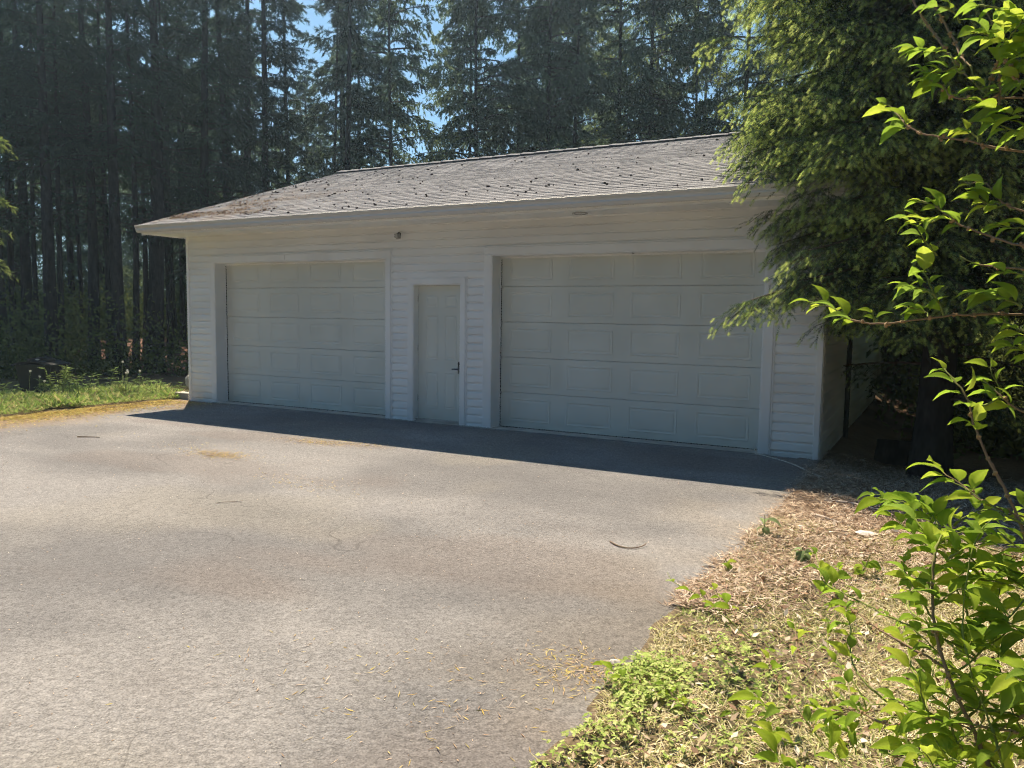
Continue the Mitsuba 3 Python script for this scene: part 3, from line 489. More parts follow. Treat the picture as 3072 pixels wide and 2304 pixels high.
SHOOTS = [
 (5, 0.075, 6.0, 0.35, [(11.983,-7.346,0.435),(11.952,-7.315,0.504),(11.901,-7.293,0.603),(11.843,-7.271,0.722),(11.818,-7.237,0.794),(11.805,-7.196,0.87),(11.807,-7.142,0.987),(11.823,-7.088,1.031)]),
 (6, 0.070, 3.5, 0.50, [(11.852,-7.22,0.691),(11.77,-7.159,0.708),(11.677,-7.103,0.725),(11.61,-7.033,0.739),(11.55,-6.96,0.746),(11.531,-6.863,0.773),(11.535,-6.754,0.799)]),
 (5, 0.062, 4.5, 0.30, [(12.08,-7.277,0.597),(12.031,-7.178,0.551),(11.929,-7.107,0.509),(11.819,-7.04,0.468),(11.74,-6.961,0.385),(11.628,-6.893,0.373),(11.586,-6.784,0.387),(11.536,-6.675,0.433)]),
 (5, 0.072, 3.0, 0.70, [(11.709,-7.143,0.535),(11.613,-7.088,0.602),(11.597,-6.995,0.622),(11.584,-6.899,0.653),(11.561,-6.81,0.659)]),
 (3, 0.055, 2.5, 0.35, [(11.661,-6.735,0.304),(11.603,-6.634,0.254),(11.423,-6.603,0.181),(11.316,-6.531,0.113),(11.2,-6.462,0.057),(11.104,-6.488,0.05)]),
 (3, 0.062, 2.5, 0.45, [(11.49,-6.617,0.13),(11.384,-6.556,0.173),(11.296,-6.482,0.246),(11.26,-6.386,0.262),(11.263,-6.27,0.256)]),
 (4, 0.070, 2.5, 0.45, [(11.244,-6.287,0.199),(11.159,-6.213,0.252),(11.07,-6.142,0.31),(11.028,-6.05,0.313),(10.961,-5.972,0.318),(10.908,-5.883,0.347)]),
 (4, 0.060, 2.5, 0.50, [(11.554,-6.795,0.287),(11.474,-6.737,0.393),(11.413,-6.675,0.421),(11.387,-6.596,0.443),(11.368,-6.513,0.462),(11.347,-6.433,0.46)]),
 (4, 0.075, 2.5, 1.00, [(11.463,-6.962,0.253),(11.388,-6.965,0.259),(11.363,-6.939,0.266),(11.348,-6.91,0.264)]),
 (4, 0.075, 2.5, 1.00, [(11.472,-7.187,0.248),(11.435,-7.164,0.296),(11.416,-7.135,0.305),(11.405,-7.102,0.315)]),
 (4, 0.075, 2.5, 1.00, [(11.579,-6.998,0.403),(11.555,-7.013,0.388),(11.553,-7.017,0.355),(11.559,-7.017,0.322)]),
 (4, 0.065, 2.5, 0.60, [(11.777,-6.887,0.43),(11.672,-6.892,0.384),(11.518,-6.922,0.357),(11.48,-6.885,0.362)]),
 (4, 0.060, 2.2, 0.60, [(11.142,-6.521,0.05),(10.975,-6.536,0.05),(10.901,-6.462,0.05),(10.821,-6.399,0.05)]),
 (5, 0.075, 2.5, 0.90, [(11.811,-7.216,0.391),(11.765,-7.214,0.473),(11.76,-7.195,0.497),(11.765,-7.171,0.518)]),
 (4, 0.080, 3.0, 0.50, [(11.914,-7.276,0.372),(11.816,-7.28,0.578),(11.78,-7.271,0.581),(11.742,-7.261,0.597),(11.716,-7.248,0.592)]),
 (4, 0.080, 2.5, 0.90, [(11.822,-7.304,0.591),(11.799,-7.312,0.634),(11.79,-7.313,0.673),(11.785,-7.313,0.701)]),
 (4, 0.075, 2.5, 0.90, [(11.902,-7.26,0.596),(11.926,-7.261,0.644),(11.93,-7.273,0.695),(11.92,-7.294,0.729)]),
 (6, 0.085, 3.0, 0.70, [(11.858,-7.273,0.706),(11.911,-7.228,0.746),(11.945,-7.195,0.778),(11.979,-7.162,0.81),(11.97,-7.151,0.854),(11.955,-7.145,0.883)]),
 (4, 0.080, 2.5, 0.90, [(11.911,-7.24,0.75),(11.895,-7.245,0.781),(11.904,-7.237,0.809),(11.906,-7.233,0.844)]),
 (5, 0.060, 2.2, 0.80, [(11.844,-7.223,0.703),(11.821,-7.218,0.738),(11.791,-7.218,0.765),(11.764,-7.216,0.784),(11.742,-7.214,0.787)]),
 (6, 0.080, 2.8, 0.80, [(11.81,-7.175,0.805),(11.777,-7.159,0.853),(11.752,-7.14,0.891),(11.735,-7.119,0.912),(11.736,-7.087,0.943)]),
 (4, 0.085, 2.5, 0.90, [(11.815,-7.168,0.846),(11.842,-7.188,0.883),(11.868,-7.208,0.911),(11.895,-7.232,0.911)]),
 (6, 0.080, 2.6, 0.90, [(11.809,-7.103,0.955),(11.776,-7.089,0.99),(11.744,-7.075,1.012),(11.711,-7.062,1.036),(11.682,-7.049,1.047)]),
 (4, 0.085, 2.5, 0.90, [(11.814,-7.096,0.997),(11.842,-7.097,1.023),(11.881,-7.093,1.041),(11.916,-7.092,1.05)]),
 (5, 0.085, 3.0, 0.70, [(12.089,-7.014,0.884),(11.998,-7.047,0.907),(11.965,-7.049,0.931),(11.942,-7.045,0.948),(11.913,-7.046,0.957)]),
 (4, 0.080, 2.5, 0.80, [(11.979,-7.072,0.902),(11.929,-7.08,0.909),(11.885,-7.085,0.907),(11.856,-7.082,0.905)]),
 (0, 0.070, 4.0, 0.50, [(12.137,-6.869,0.932),(12.031,-6.889,0.929),(11.97,-6.883,0.94),(11.936,-6.863,0.945)]),
 (5, 0.075, 2.8, 0.80, [(12.057,-7.385,0.781),(11.997,-7.399,0.78),(11.966,-7.397,0.779),(11.945,-7.389,0.778)]),
 (4, 0.065, 3.5, 0.60, [(12.084,-7.321,0.704),(12.025,-7.319,0.668),(12.004,-7.296,0.636),(11.958,-7.287,0.588)]),
 (3, 0.060, 2.2, 0.80, [(11.929,-7.354,0.651),(11.915,-7.346,0.612),(11.884,-7.348,0.573),(11.873,-7.338,0.548)]),
 (4, 0.070, 2.5, 0.90, [(11.879,-7.393,0.538),(11.853,-7.369,0.542),(11.832,-7.341,0.554),(11.817,-7.31,0.56)]),
 (4, 0.080, 2.5, 0.80, [(12.064,-7.151,0.8),(12.011,-7.178,0.815),(11.982,-7.192,0.838),(11.957,-7.204,0.849)]),
 (5, 0.080, 2.5, 0.80, [(11.857,-7.413,0.452),(11.827,-7.422,0.53),(11.805,-7.431,0.559),(11.786,-7.443,0.544)]),
 (4, 0.075, 2.5, 0.80, [(12.047,-7.344,0.674),(12.014,-7.339,0.713),(11.989,-7.333,0.723),(11.971,-7.324,0.715)]),
 (6, 0.085, 4.5, 0.42, [(12.021,-7.04,0.998),(11.985,-7.016,1.106),(11.941,-6.998,1.192),(11.903,-6.979,1.268),(11.875,-6.954,1.346),(11.845,-6.93,1.417),(11.82,-6.908,1.445),(11.799,-6.885,1.47)]),
 (4, 0.085, 2.5, 0.70, [(11.876,-6.913,1.342),(11.911,-6.877,1.367),(11.949,-6.839,1.398),(11.927,-6.831,1.446),(11.922,-6.816,1.486)]),
 (4, 0.080, 3.5, 0.50, [(12.097,-6.851,1.325),(12.007,-6.869,1.351),(11.956,-6.865,1.383),(11.929,-6.848,1.411),(11.905,-6.83,1.436)]),
 (5, 0.085, 3.0, 0.50, [(12.117,-6.983,1.041),(12.014,-6.988,1.074),(11.902,-6.998,1.113),(11.872,-6.965,1.134),(11.828,-6.938,1.16),(11.796,-6.907,1.174),(11.771,-6.873,1.171)]),
 (5, 0.080, 2.8, 0.70, [(11.831,-7.033,0.966),(11.749,-7.013,1.038),(11.714,-6.972,1.061),(11.654,-6.947,1.072),(11.61,-6.916,1.05)]),
 (5, 0.085, 3.5, 0.28, [(12.071,-7.064,1.626),(11.975,-7.072,1.627),(11.884,-7.077,1.624),(11.776,-7.092,1.616),(11.684,-7.1,1.6),(11.625,-7.088,1.596),(11.56,-7.078,1.605),(11.519,-7.053,1.629),(11.473,-7.032,1.651),(11.427,-7.012,1.656)]),
 (2, 0.055, 2.0, 1.00, [(11.617,-7.029,1.596),(11.614,-7.028,1.616),(11.609,-7.029,1.634)]),
 (6, 0.075, 2.8, 0.95, [(11.791,-7.103,1.618),(11.77,-7.095,1.668),(11.749,-7.088,1.71),(11.736,-7.077,1.748),(11.726,-7.065,1.779)]),
 (4, 0.070, 2.2, 0.80, [(11.77,-7.109,1.668),(11.739,-7.105,1.689),(11.709,-7.102,1.697),(11.678,-7.099,1.702)]),
 (3, 0.075, 2.2, 0.90, [(11.754,-7.123,1.616),(11.746,-7.107,1.63),(11.719,-7.102,1.638),(11.693,-7.097,1.643)]),
 (6, 0.080, 2.5, 0.90, [(11.966,-7.119,1.644),(11.939,-7.113,1.66),(11.897,-7.116,1.676),(11.862,-7.115,1.68)]),
 (5, 0.080, 2.5, 0.90, [(12.007,-7.09,1.708),(11.956,-7.097,1.728),(11.915,-7.1,1.732),(11.881,-7.1,1.728)]),
 (5, 0.080, 2.8, 0.80, [(12.057,-7.078,1.555),(11.975,-7.102,1.577),(11.947,-7.096,1.596),(11.93,-7.086,1.604)]),
 (4, 0.080, 2.5, 0.90, [(12.043,-7.091,1.508),(11.992,-7.098,1.522),(11.96,-7.094,1.541),(11.94,-7.086,1.548)]),
 (1, 0.060, 3.5, 0.40, [(12.049,-7.067,1.716),(11.971,-7.03,1.745),(11.898,-6.993,1.755),(11.82,-6.956,1.788)]),
 (6, 0.080, 3.5, 0.50, [(12.045,-7.061,1.791),(11.964,-7.072,1.8),(11.908,-7.067,1.822),(11.854,-7.062,1.845),(11.802,-7.054,1.876),(11.775,-7.034,1.901),(11.74,-7.018,1.93),(11.701,-7.005,1.938)]),
 (4, 0.080, 2.5, 0.90, [(11.776,-7.026,1.897),(11.743,-7.027,1.878),(11.716,-7.022,1.879),(11.681,-7.021,1.89)]),
 (3, 0.075, 2.5, 0.90, [(11.766,-6.985,1.787),(11.746,-6.993,1.813),(11.729,-7.0,1.838),(11.717,-7.005,1.856)]),
 (6, 0.075, 3.0, 0.60, [(12.011,-7.014,1.875),(11.963,-7.009,1.898),(11.92,-7.002,1.918),(11.89,-6.986,1.959),(11.868,-6.967,1.988),(11.835,-6.956,1.987),(11.83,-6.926,2.022)]),
 (4, 0.075, 2.5, 0.90, [(11.92,-7.002,1.918),(11.888,-7.0,1.92),(11.862,-6.994,1.938),(11.847,-6.981,1.958)]),
 (5, 0.075, 2.5, 0.90, [(12.031,-7.006,1.843),(11.953,-7.029,1.852),(11.918,-7.028,1.858),(11.89,-7.024,1.868)]),
 (5, 0.085, 3.5, 0.30, [(12.056,-6.974,2.034),(11.956,-6.975,2.06),(11.88,-6.964,2.082),(11.806,-6.952,2.11),(11.736,-6.938,2.13),(11.683,-6.914,2.158),(11.651,-6.878,2.195),(11.627,-6.837,2.234),(11.589,-6.804,2.273)]),
 (5, 0.070, 2.5, 0.90, [(11.852,-6.906,2.105),(11.844,-6.894,2.125),(11.82,-6.891,2.145),(11.789,-6.893,2.152),(11.762,-6.893,2.15)]),
 (5, 0.080, 3.2, 0.40, [(12.029,-6.972,2.191),(11.948,-6.968,2.203),(11.869,-6.962,2.212),(11.776,-6.963,2.228),(11.755,-6.923,2.268),(11.719,-6.893,2.298),(11.697,-6.855,2.319)]),
 (4, 0.080, 2.5, 0.90, [(11.908,-6.979,2.211),(11.889,-6.968,2.232),(11.864,-6.962,2.241),(11.828,-6.963,2.237)]),
 (6, 0.080, 2.5, 0.90, [(11.98,-7.006,2.125),(11.926,-7.013,2.153),(11.891,-7.012,2.165),(11.854,-7.011,2.185)]),
 (5, 0.080, 2.5, 0.90, [(12.01,-6.993,2.085),(11.947,-7.007,2.108),(11.911,-7.006,2.12),(11.874,-7.003,2.153)]),
 (0, 0.070, 3.5, 0.50, [(11.622,-6.747,2.656),(11.658,-6.794,2.566),(11.709,-6.833,2.465),(11.753,-6.875,2.385),(11.795,-6.916,2.312),(11.834,-6.958,2.254),(11.868,-7.002,2.202)]),
 (0, 0.070, 3.5, 0.50, [(11.678,-6.719,2.634),(11.721,-6.762,2.539),(11.77,-6.803,2.438),(11.793,-6.855,2.367),(11.813,-6.905,2.325),(11.83,-6.96,2.258)]),
 (5, 0.075, 2.5, 0.90, [(11.753,-6.875,2.385),(11.73,-6.868,2.385),(11.697,-6.866,2.395),(11.664,-6.864,2.405)]),
 (5, 0.075, 2.5, 0.90, [(11.791,-6.918,2.32),(11.757,-6.918,2.312),(11.726,-6.916,2.312),(11.686,-6.916,2.335)]),
 (3, 0.060, 2.2, 0.90, [(11.806,-6.97,2.287),(11.774,-6.964,2.33),(11.762,-6.949,2.353),(11.751,-6.937,2.346)]),
 (4, 0.075, 2.5, 0.90, [(11.788,-6.789,2.479),(11.754,-6.803,2.52),(11.722,-6.82,2.528),(11.69,-6.838,2.523)]),
 (5, 0.080, 3.0, 0.50, [(11.891,-6.992,2.178),(11.889,-6.968,2.232),(11.887,-6.942,2.313),(11.884,-6.92,2.36),(11.867,-6.904,2.421),(11.846,-6.891,2.475),(11.833,-6.874,2.524)]),
 (2, 0.070, 3.0, 0.60, [(11.888,-6.98,2.31),(11.908,-7.01,2.283),(11.922,-7.044,2.244),(11.94,-7.078,2.191)]),
 (0, 0.070, 2.5, 0.60, [(11.881,-6.985,2.302),(11.873,-6.963,2.276),(11.865,-6.942,2.246)]),
 (6, 0.085, 2.5, 0.90, [(11.883,-6.981,2.331),(11.898,-7.009,2.348),(11.915,-7.036,2.364),(11.926,-7.067,2.376)]),
 (6, 0.085, 2.8, 0.90, [(11.997,-7.031,2.349),(11.927,-7.036,2.389),(11.885,-7.027,2.422),(11.839,-7.022,2.44),(11.822,-7.002,2.449)]),
 (3, 0.080, 2.5, 0.90, [(11.871,-6.923,2.394),(11.849,-6.936,2.394),(11.826,-6.948,2.398),(11.812,-6.956,2.393)]),
 (5, 0.080, 2.5, 0.90, [(11.982,-7.044,2.298),(11.949,-7.021,2.329),(11.916,-7.0,2.344),(11.885,-6.977,2.351)]),
 (4, 0.075, 2.5, 0.90, [(11.987,-7.051,2.207),(11.953,-7.048,2.224),(11.93,-7.041,2.232),(11.909,-7.032,2.245)]),
 (4, 0.075, 2.5, 0.90, [(11.984,-7.047,2.262),(11.961,-7.039,2.279),(11.934,-7.034,2.286),(11.914,-7.025,2.29)]),
]
# ---------------------------------------------------------------- the near spruce with fresh tips
def sprig_strips(P, D, Lx, W, Nn, teeth, g):
    """needle-fringed twigs: a row of saw teeth on both sides of an axis, twice, in crossed planes. P, D (n, 3)"""
    n = len(P); D = unit(D); S1 = unit(np.cross(D, Nn)); S2 = unit(np.cross(D, S1)*0.8+S1*0.35); V, Fc = [], []
    for S in (S1, S2):
        for sd in (-1, 1):
            for q in range(teeth):
                t0, t1, tp = q/teeth, (q+0.55)/teeth, (q+1.15)/teeth
                w = (W*(0.75+0.5*g.random(n))*(1-0.35*q/teeth))[:, None]*sd
                a = P+D*(Lx*t0)[:, None]; b = P+D*(Lx*t1)[:, None]; c = P+D*(Lx*tp)[:, None]+S*w
                V.append(np.stack([a, b, c], 1))
    V = np.stack(V, 1); m = V.shape[1]
    v = V.reshape(-1, 3); f = np.arange(len(v)).reshape(-1, 3)
    return v, f, m*3
def near_spruce(label, x, y, H, seed, Rmax, zlo, zhi, nb, azr=None):
    g = np.random.default_rng(seed); k = thing('spruce_tree', label, 'tree'); z0 = float(gz(x, y))
    put('trunk', tube_at(trunk_mesh(H, 0.19, (0, 0), g), x, y, z0), 'bark', k, smooth=True)
    zz = zlo+(zhi-zlo)*g.random(nb); az = np.where(g.random(nb) < 0.5, g.uniform(3.2, 4.9, nb), g.random(nb)*2*np.pi)
    zz = np.where((az > 3.0) & (az < 5.2), zz, np.maximum(0.55, zz-0.9*(g.random(nb) < .5))); zz[-90:] = g.uniform(2.95, 4.4, 90); az[-90:] = g.uniform(3.5, 4.5, 90)
    Lb = Rmax*np.clip(1.0-0.30*(zz-1.5)/(H-1.5)*1.1, 0.2, 1)*g.uniform(0.72, 1.10, nb)*np.where(g.random(nb) < 0.02, 1.12, np.where((az > 3.0) & (az < 4.6), np.clip(0.50+0.24*(zz-1.75), 0.48, 0.97), np.clip(0.75+0.1*(zz-1.75), 0.7, 1.0))); Lb[:3] = (2.66, 2.3, 2.45); zz[:3] = (2.62, 2.45, 2.85); az[:3] = (4.02, 4.12, 4.22); sl = 0.05+0.05*zz/H+g.normal(0, .07, nb); bend = g.normal(0, .2, nb); drp = g.uniform(0.22, 0.42, nb); bend[:3] = 0.0; drp[:3] = 0.34
    def at(b, s):
        r = Lb[b]*s; a = az[b]+bend[b]*s
        return np.stack([x+np.cos(a)*r, y+np.sin(a)*r, z0+zz[b]+Lb[b]*(sl[b]*s-drp[b]*s**2+0.14*s**3.5)], -1)
    def free(p):                                  # branches do not grow through the garage
        roof = np.minimum(PZ+(p[:, 1]-PY)*tn, PZ+(2*RY-PY-p[:, 1])*tn)
        return ~((p[:, 0] < XR+0.06) & (p[:, 1] > PY-0.1) & (p[:, 2] < roof+0.06) & (p[:, 2] > 2.8)) & ~((p[:, 0] < XW+0.08) & (p[:, 1] > -0.08) & (p[:, 2] < 2.95))
    wv, S = [], np.linspace(0, 1, 8)
    nlv = np.maximum(6, (60*Lb/Rmax).astype(int)); b = np.repeat(np.arange(nb), nlv); n = len(b); s = 0.10+0.90*g.random(n)**0.75
    P = at(b, s); Tn = unit(at(b, s+0.02)-at(b, s-0.02)); R = unit(np.cross(Tn, [0, 0, 1.0]))*np.where(g.random(n) < .5, -1, 1)[:, None]; th = g.uniform(0.35, 1.1, n)
    bd = unit(Tn*np.cos(th)[:, None]+R*np.sin(th)[:, None]+np.array([0, 0, -0.25])+g.normal(0, .1, (n, 3)))
    bl = np.clip(Lb[b]*(0.10+0.12*(1-s))*g.uniform(.6, 1.3, n), 0.12, 0.42)
    okb = free(P+bd*bl[:, None]*0.8) & free(P)
    P, bd, bl, b, s = P[okb], bd[okb], bl[okb], b[okb], s[okb]; n = len(P)
    for q in range(nb):
        p = at(np.full(8, q), S*0.97)
        ok = free(p); kk = 8 if ok.all() else max(2, int(np.argmin(ok)))
        if kk >= 3: wv.append(tube(p[:kk], (0.008+0.008*Lb[q])*(1-0.8*S[:kk]), 5))
    # twigs along the branchlets, hanging
    nt = np.maximum(3, (bl/0.044).astype(int)); m = np.repeat(np.arange(n), nt); t = np.concatenate([np.linspace(0.05, 1.0, q) for q in nt]); kx = len(m)
    hang = 0.40
    Pt = P[m]+bd[m]*(bl[m]*t)[:, None]; Pt[:, 2] -= hang*bl[m]*t**2
    sdv = unit(np.cross(bd[m], [0, 0, 1.0])+1e-6)*np.where(np.arange(kx) % 2 == 0, 1, -1)[:, None]
    last = t > 0.99
    dt = unit(bd[m]*0.75+sdv*np.where(last, 0.0, 0.75)[:, None]+np.array([0, 0, -1.0])*(0.25+0.9*t)[:, None]*hang+g.normal(0, .18, (kx, 3)))
    lt = g.uniform(0.05, 0.12, kx)
    ok = free(Pt+dt*lt[:, None]); Pt, dt, lt, m, t, last = Pt[ok], dt[ok], lt[ok], m[ok], t[ok], last[ok]; kx = len(m)
    v, f, per = sprig_strips(Pt, dt, lt, np.full(kx, 0.017), g.normal(0, .4, (kx, 3))+np.array([0, 0, 1.0]), 5, g)
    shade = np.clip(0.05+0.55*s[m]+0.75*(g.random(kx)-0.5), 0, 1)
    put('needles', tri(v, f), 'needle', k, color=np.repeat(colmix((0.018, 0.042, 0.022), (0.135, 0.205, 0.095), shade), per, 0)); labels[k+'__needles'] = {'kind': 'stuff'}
    # branchlet wood
    q = np.arange(n); v1, f1 = rhombs(P, bd+np.array([0, 0, -0.25]), bl, 0.007, g.normal(0, 1, (n, 3)), 0.2)
    w = cat(*wv, tri(v1, f1)); put('branches', w, 'twig_wood', k, color=np.tile((0.075, 0.055, 0.04), (len(w.vertices), 1))); labels[k+'__branches'] = {'kind': 'stuff'}
    # pale new shoots at the twig ends, mostly on the outer part of the crown
    pick = (g.random(kx) < np.clip((s[m]-0.30)*1.3, 0, .75)*(0.25+0.75*(t > 0.5))); Pn = (Pt+dt*lt[:, None]*0.92)[pick]; Dn = unit(dt[pick]+np.array([0, 0, -0.35])); kn = len(Pn)
    v, f, per = sprig_strips(Pn, Dn, g.uniform(.04, .075, kn), np.full(kn, 0.025), g.normal(0, 1, (kn, 3)), 5, g)
    put('new_shoots', tri(v, f), 'leaf', k, color=np.repeat(colmix((0.46, 0.60, 0.15), (0.64, 0.74, 0.25), g.random(kn)), per, 0)); labels[k+'__new_shoots'] = {'label': 'pale yellow green new shoots', 'kind': 'stuff'}
    print('near spruce', kx, kn, len(P)); return k, kx, kn
k_, a_, b_ = near_spruce('large dense spruce with pale new tips overhanging the right end of the garage', 11.78, 0.42, 15.0, 51, 2.38, 1.8, 8.8, 740)
w_, f_, c_ = conifer(53, 15.0, 8.0, 2.3, 70, 22, 9, 0.05, 0.25, 0.2, 0.05, SPR0, (0.08, 0.12, 0.04), dead=0.1, hang=0.5)
f_.apply_translation((11.78, 0.42, 0)); put('upper_needles', f_, 'needle', k_, color=c_); labels[k_+'__upper_needles'] = {'kind': 'stuff'}

# ---------------------------------------------------------------- forsythia in the foreground
def leaf_mesh(seed, L=1.0):
    g = np.random.default_rng(seed); n = 8; t = np.linspace(0, 1, n); w = 0.265*np.sin(np.pi*np.clip(t, 0, 1)**0.82)**0.85*(1-0.30*t)*g.uniform(0.9, 1.15); w[0] = 0.012; w[-1] = 0.0
    fold = g.uniform(0.3, 0.8); curl = g.uniform(0.06, 0.32); tw = g.normal(0, 0.25)
    cz = -curl*t**2+0.10*np.sin(t*3.0); v = []
    for q in range(n):
        a = tw*t[q]; rp = 0.012*np.sin(t[q]*21+seed)
        for sd, u in ((-1, 1.0), (-1, 0.5), (0, 0), (1, 0.5), (1, 1.0)):
            yy = sd*w[q]*u; h = abs(yy)*fold*(1.15-0.45*u)+(rp if u == 1.0 else 0)
            v.append((t[q], yy*math.cos(a)-h*math.sin(a), cz[q]+h*math.cos(a)+yy*math.sin(a)))
    v = np.array(v); pet = np.array([(-0.12, -0.006, 0.02), (-0.12, 0.006, 0.02)]); f = []
    for q in range(n-1):
        for r in range(4): f.append((q*5+r, (q+1)*5+r, (q+1)*5+r+1, q*5+r+1))
    o = len(v); v = np.vstack([v, pet]); f.append((o, 1, 3, o+1))
    return tri(v*L, quads(f)), v
def leaf_colors(v, ca, cb):
    d = np.clip(1-np.abs(v[:, 1])/0.03, 0, 1)*0.35
    return np.asarray(ca)[None]*(1-d[:, None])+np.asarray(cb)[None]*d[:, None]
LEAFC = [((0.24, 0.38, 0.04), (0.35, 0.48, 0.09)), ((0.31, 0.44, 0.045), (0.42, 0.53, 0.1)), ((0.20, 0.32, 0.04), (0.32, 0.43, 0.09)), ((0.38, 0.48, 0.055), (0.48, 0.56, 0.12)), ((0.18, 0.29, 0.045), (0.30, 0.40, 0.1)), ((0.24, 0.35, 0.03), (0.36, 0.45, 0.09))]
LEAVES = []
for q in range(10):
    m_, v_ = leaf_mesh(200+q); ca, cb = LEAFC[q % 6]; LEAVES.append(mikit.ply(m_, 'leaf', True, color=leaf_colors(v_, ca, cb)))
def forsythia():
    k = thing('forsythia_bush', 'forsythia bush of bright green leaves on arching brown canes in the right foreground', 'bush'); g = np.random.default_rng(61); place = []
    extra = []
    for pairs, size, rad, frac, pts in SHOOTS:                             # more shoots of the same kind crowd the lower right of the bush
        a = np.array(pts)
        if pairs >= 3 and a[-1][2] < 1.25:
            for _ in range(2 if a[-1][0] > 11.45 else 1):
                o = np.array([(abs(g.normal(.06, .10)) if a[-1][0] > 11.45 else g.normal(0, .10)), g.normal(.05, .10), g.normal(-.02, .07)]); w = a-a[0]; an = g.normal(0, .35); R_ = np.array([[math.cos(an), -math.sin(an), 0], [math.sin(an), math.cos(an), 0], [0, 0, 1]])
                n_ = a[0]+o+w @ R_.T
                if n_[:, 2].min() > 0.05 and np.linalg.norm(n_-EYE, axis=1).min() > 1.6: extra.append((pairs, size*g.uniform(.7, 1.0), min(rad, 3.0), max(frac, .7), n_.tolist()))
    for pairs, size, rad, frac, pts in SHOOTS+extra:
        L_ = np.linalg.norm(np.diff(np.array(pts), axis=0), axis=1).sum(); c = spline(pts, max(12, int(L_/0.02))); n = len(c); s = np.linspace(0, 1, n)
        r = rad/1000*(1-0.55*s); nod = (np.sin(s*L_/0.045*2*np.pi) > 0.93)*0.0016; c = c+g.normal(0, 0.0012, c.shape)
        green = (frac > 0.6); colr = np.tile((0.20, 0.24, 0.06) if green else (0.24, 0.17, 0.11), (n*7, 1)); tip = np.repeat(np.clip((s-0.75)*4, 0, 1), 7)[:, None]; colr = colr*(1-tip)+np.array([0.18, 0.23, 0.06])*tip
        put('twig' if rad < 3.3 else 'cane', tube(c, r+nod, 7), 'twig_wood', k, color=colr, smooth=True)
        if not green:                                                   # bud clusters at the old nodes
            bud = [trimesh.creation.icosphere(0, 0.0042*g.uniform(.7, 1.4)).apply_translation(c[min(n-1, int(i))]+g.normal(0, .0035, 3)) for i in np.arange(2, n*(1-0.6*frac), max(2, 0.045/0.02*1.2)) for _ in range(4)]
            if bud: bb = cat(*bud); bk = put('buds', bb, 'twig_wood', k, color=np.tile((0.34, 0.23, 0.13), (len(bb.vertices), 1))); labels[bk] = {'kind': 'stuff'}
        a0 = g.random()*np.pi
        for q in range(pairs):
            u = 1-frac*(1-(q+0.6)/max(pairs, 1))**0.9; i = min(n-2, int(u*(n-1))); tn_ = unit(c[i+1]-c[max(i-1, 0)]); e1 = unit(np.cross(tn_, [0.1, 0.2, 1.0])); e2 = np.cross(tn_, e1)
            for sd in (0, np.pi):
                if g.random() < (0.2 if c[i][2] > 1.3 else 0.08): continue
                an = a0+sd+q*np.pi/2+g.normal(0, .3); out = e1*math.cos(an)+e2*math.sin(an); endq = (q == pairs-1)
                d = unit(out*(0.85 if not endq else 0.55)+tn_*(0.55 if not endq else 0.9)+np.array([0, 0, -0.05])+g.normal(0, .10, 3)+np.array([-0.22, 0.05, 0])); d[2] *= 0.55; d = unit(d)
                up = unit(np.array([0, 0, 1.0])+0.25*out+g.normal(0, .28, 3)); yv = unit(np.cross(up, d)); zv = np.cross(d, yv)
                sz = (1.18 if c[i][2] < 1.2 else 1.0)*size*g.uniform(0.5, 1.12)*(0.72 if endq else 1.0)
                M = np.eye(4); M[:3, 0], M[:3, 1], M[:3, 2], M[:3, 3] = d*sz, yv*sz*g.uniform(.9, 1.15), zv*sz, c[i]+d*sz*0.12
                px_ = sz/np.linalg.norm(c[i]-EYE); vis = 1.0 if (c[i][0] < 12.35) else 0.0
                place.append((px_*vis, int(g.integers(10)), M))
    
    place.sort(key=lambda a: -a[0]); rest = []
    for q, (_, li, M) in enumerate(place):
        if q < 300: copy('leaf', LEAVES[li], k, to_world=T(M))
        else: rest.append((li, M))
    V, Fc, C, o = [], [], [], 0
    for li, M in rest:
        m_, v_ = leaf_mesh(200+li); V.append(v_ @ M[:3, :3].T+M[:3, 3]); Fc.append(m_.faces+o); C.append(leaf_colors(v_, *LEAFC[li % 6])); o += len(v_)
    put('foliage', tri(np.vstack(V), np.vstack(Fc)), 'leaf', k, smooth=True, color=np.vstack(C)); labels[k+'__foliage'] = {'kind': 'stuff'}
forsythia()
# ---------------------------------------------------------------- what lies and grows on the ground
def cols(g, n, ramp):
    ramp = np.array(ramp); c = ramp[g.integers(len(ramp), size=n)]; return c*g.uniform(0.7, 1.25, n)[:, None]
def strew(name, pts, g, L_, W_, ramp, flat=0.15, m='litter', lift=0.004, label=None, catg=None, sag=0.0, dirs=None, at=0.45, parent=None):
    """many small blades lying about, one mesh"""
    n = len(pts); az = g.random(n)*2*np.pi
    D = np.stack([np.cos(az), np.sin(az), np.abs(g.normal(0, flat, n))], -1) if dirs is None else dirs
    P = np.array(pts); P[:, 2] += lift*g.random(n)
    v, f = rhombs(P, D, g.uniform(*L_, n), g.uniform(*W_, n), g.normal(0, .35, (n, 3))+np.array([0, 0, 1.0]), sag, at)
    k = put(name, tri(v, f), m, parent, color=np.repeat(cols(g, n, ramp), 4, 0)); tag(k, label, catg, None, 'stuff'); return k
def edge_x(y): return np.interp(y, ys, ex)
def on_ground(x, y): return np.stack([x, y, gz(x, y)], -1)
def drive(x, y): return np.stack([x, y, np.zeros_like(x)+0.001], -1)
g = np.random.default_rng(71)
NEEDLE = [(0.31, 0.225, 0.155), (0.39, 0.295, 0.21), (0.24, 0.165, 0.115), (0.47, 0.375, 0.285)]
STRAW = [(0.50, 0.44, 0.26), (0.60, 0.53, 0.34), (0.42, 0.39, 0.19), (0.36, 0.37, 0.14), (0.66, 0.60, 0.42), (0.30, 0.24, 0.13)]
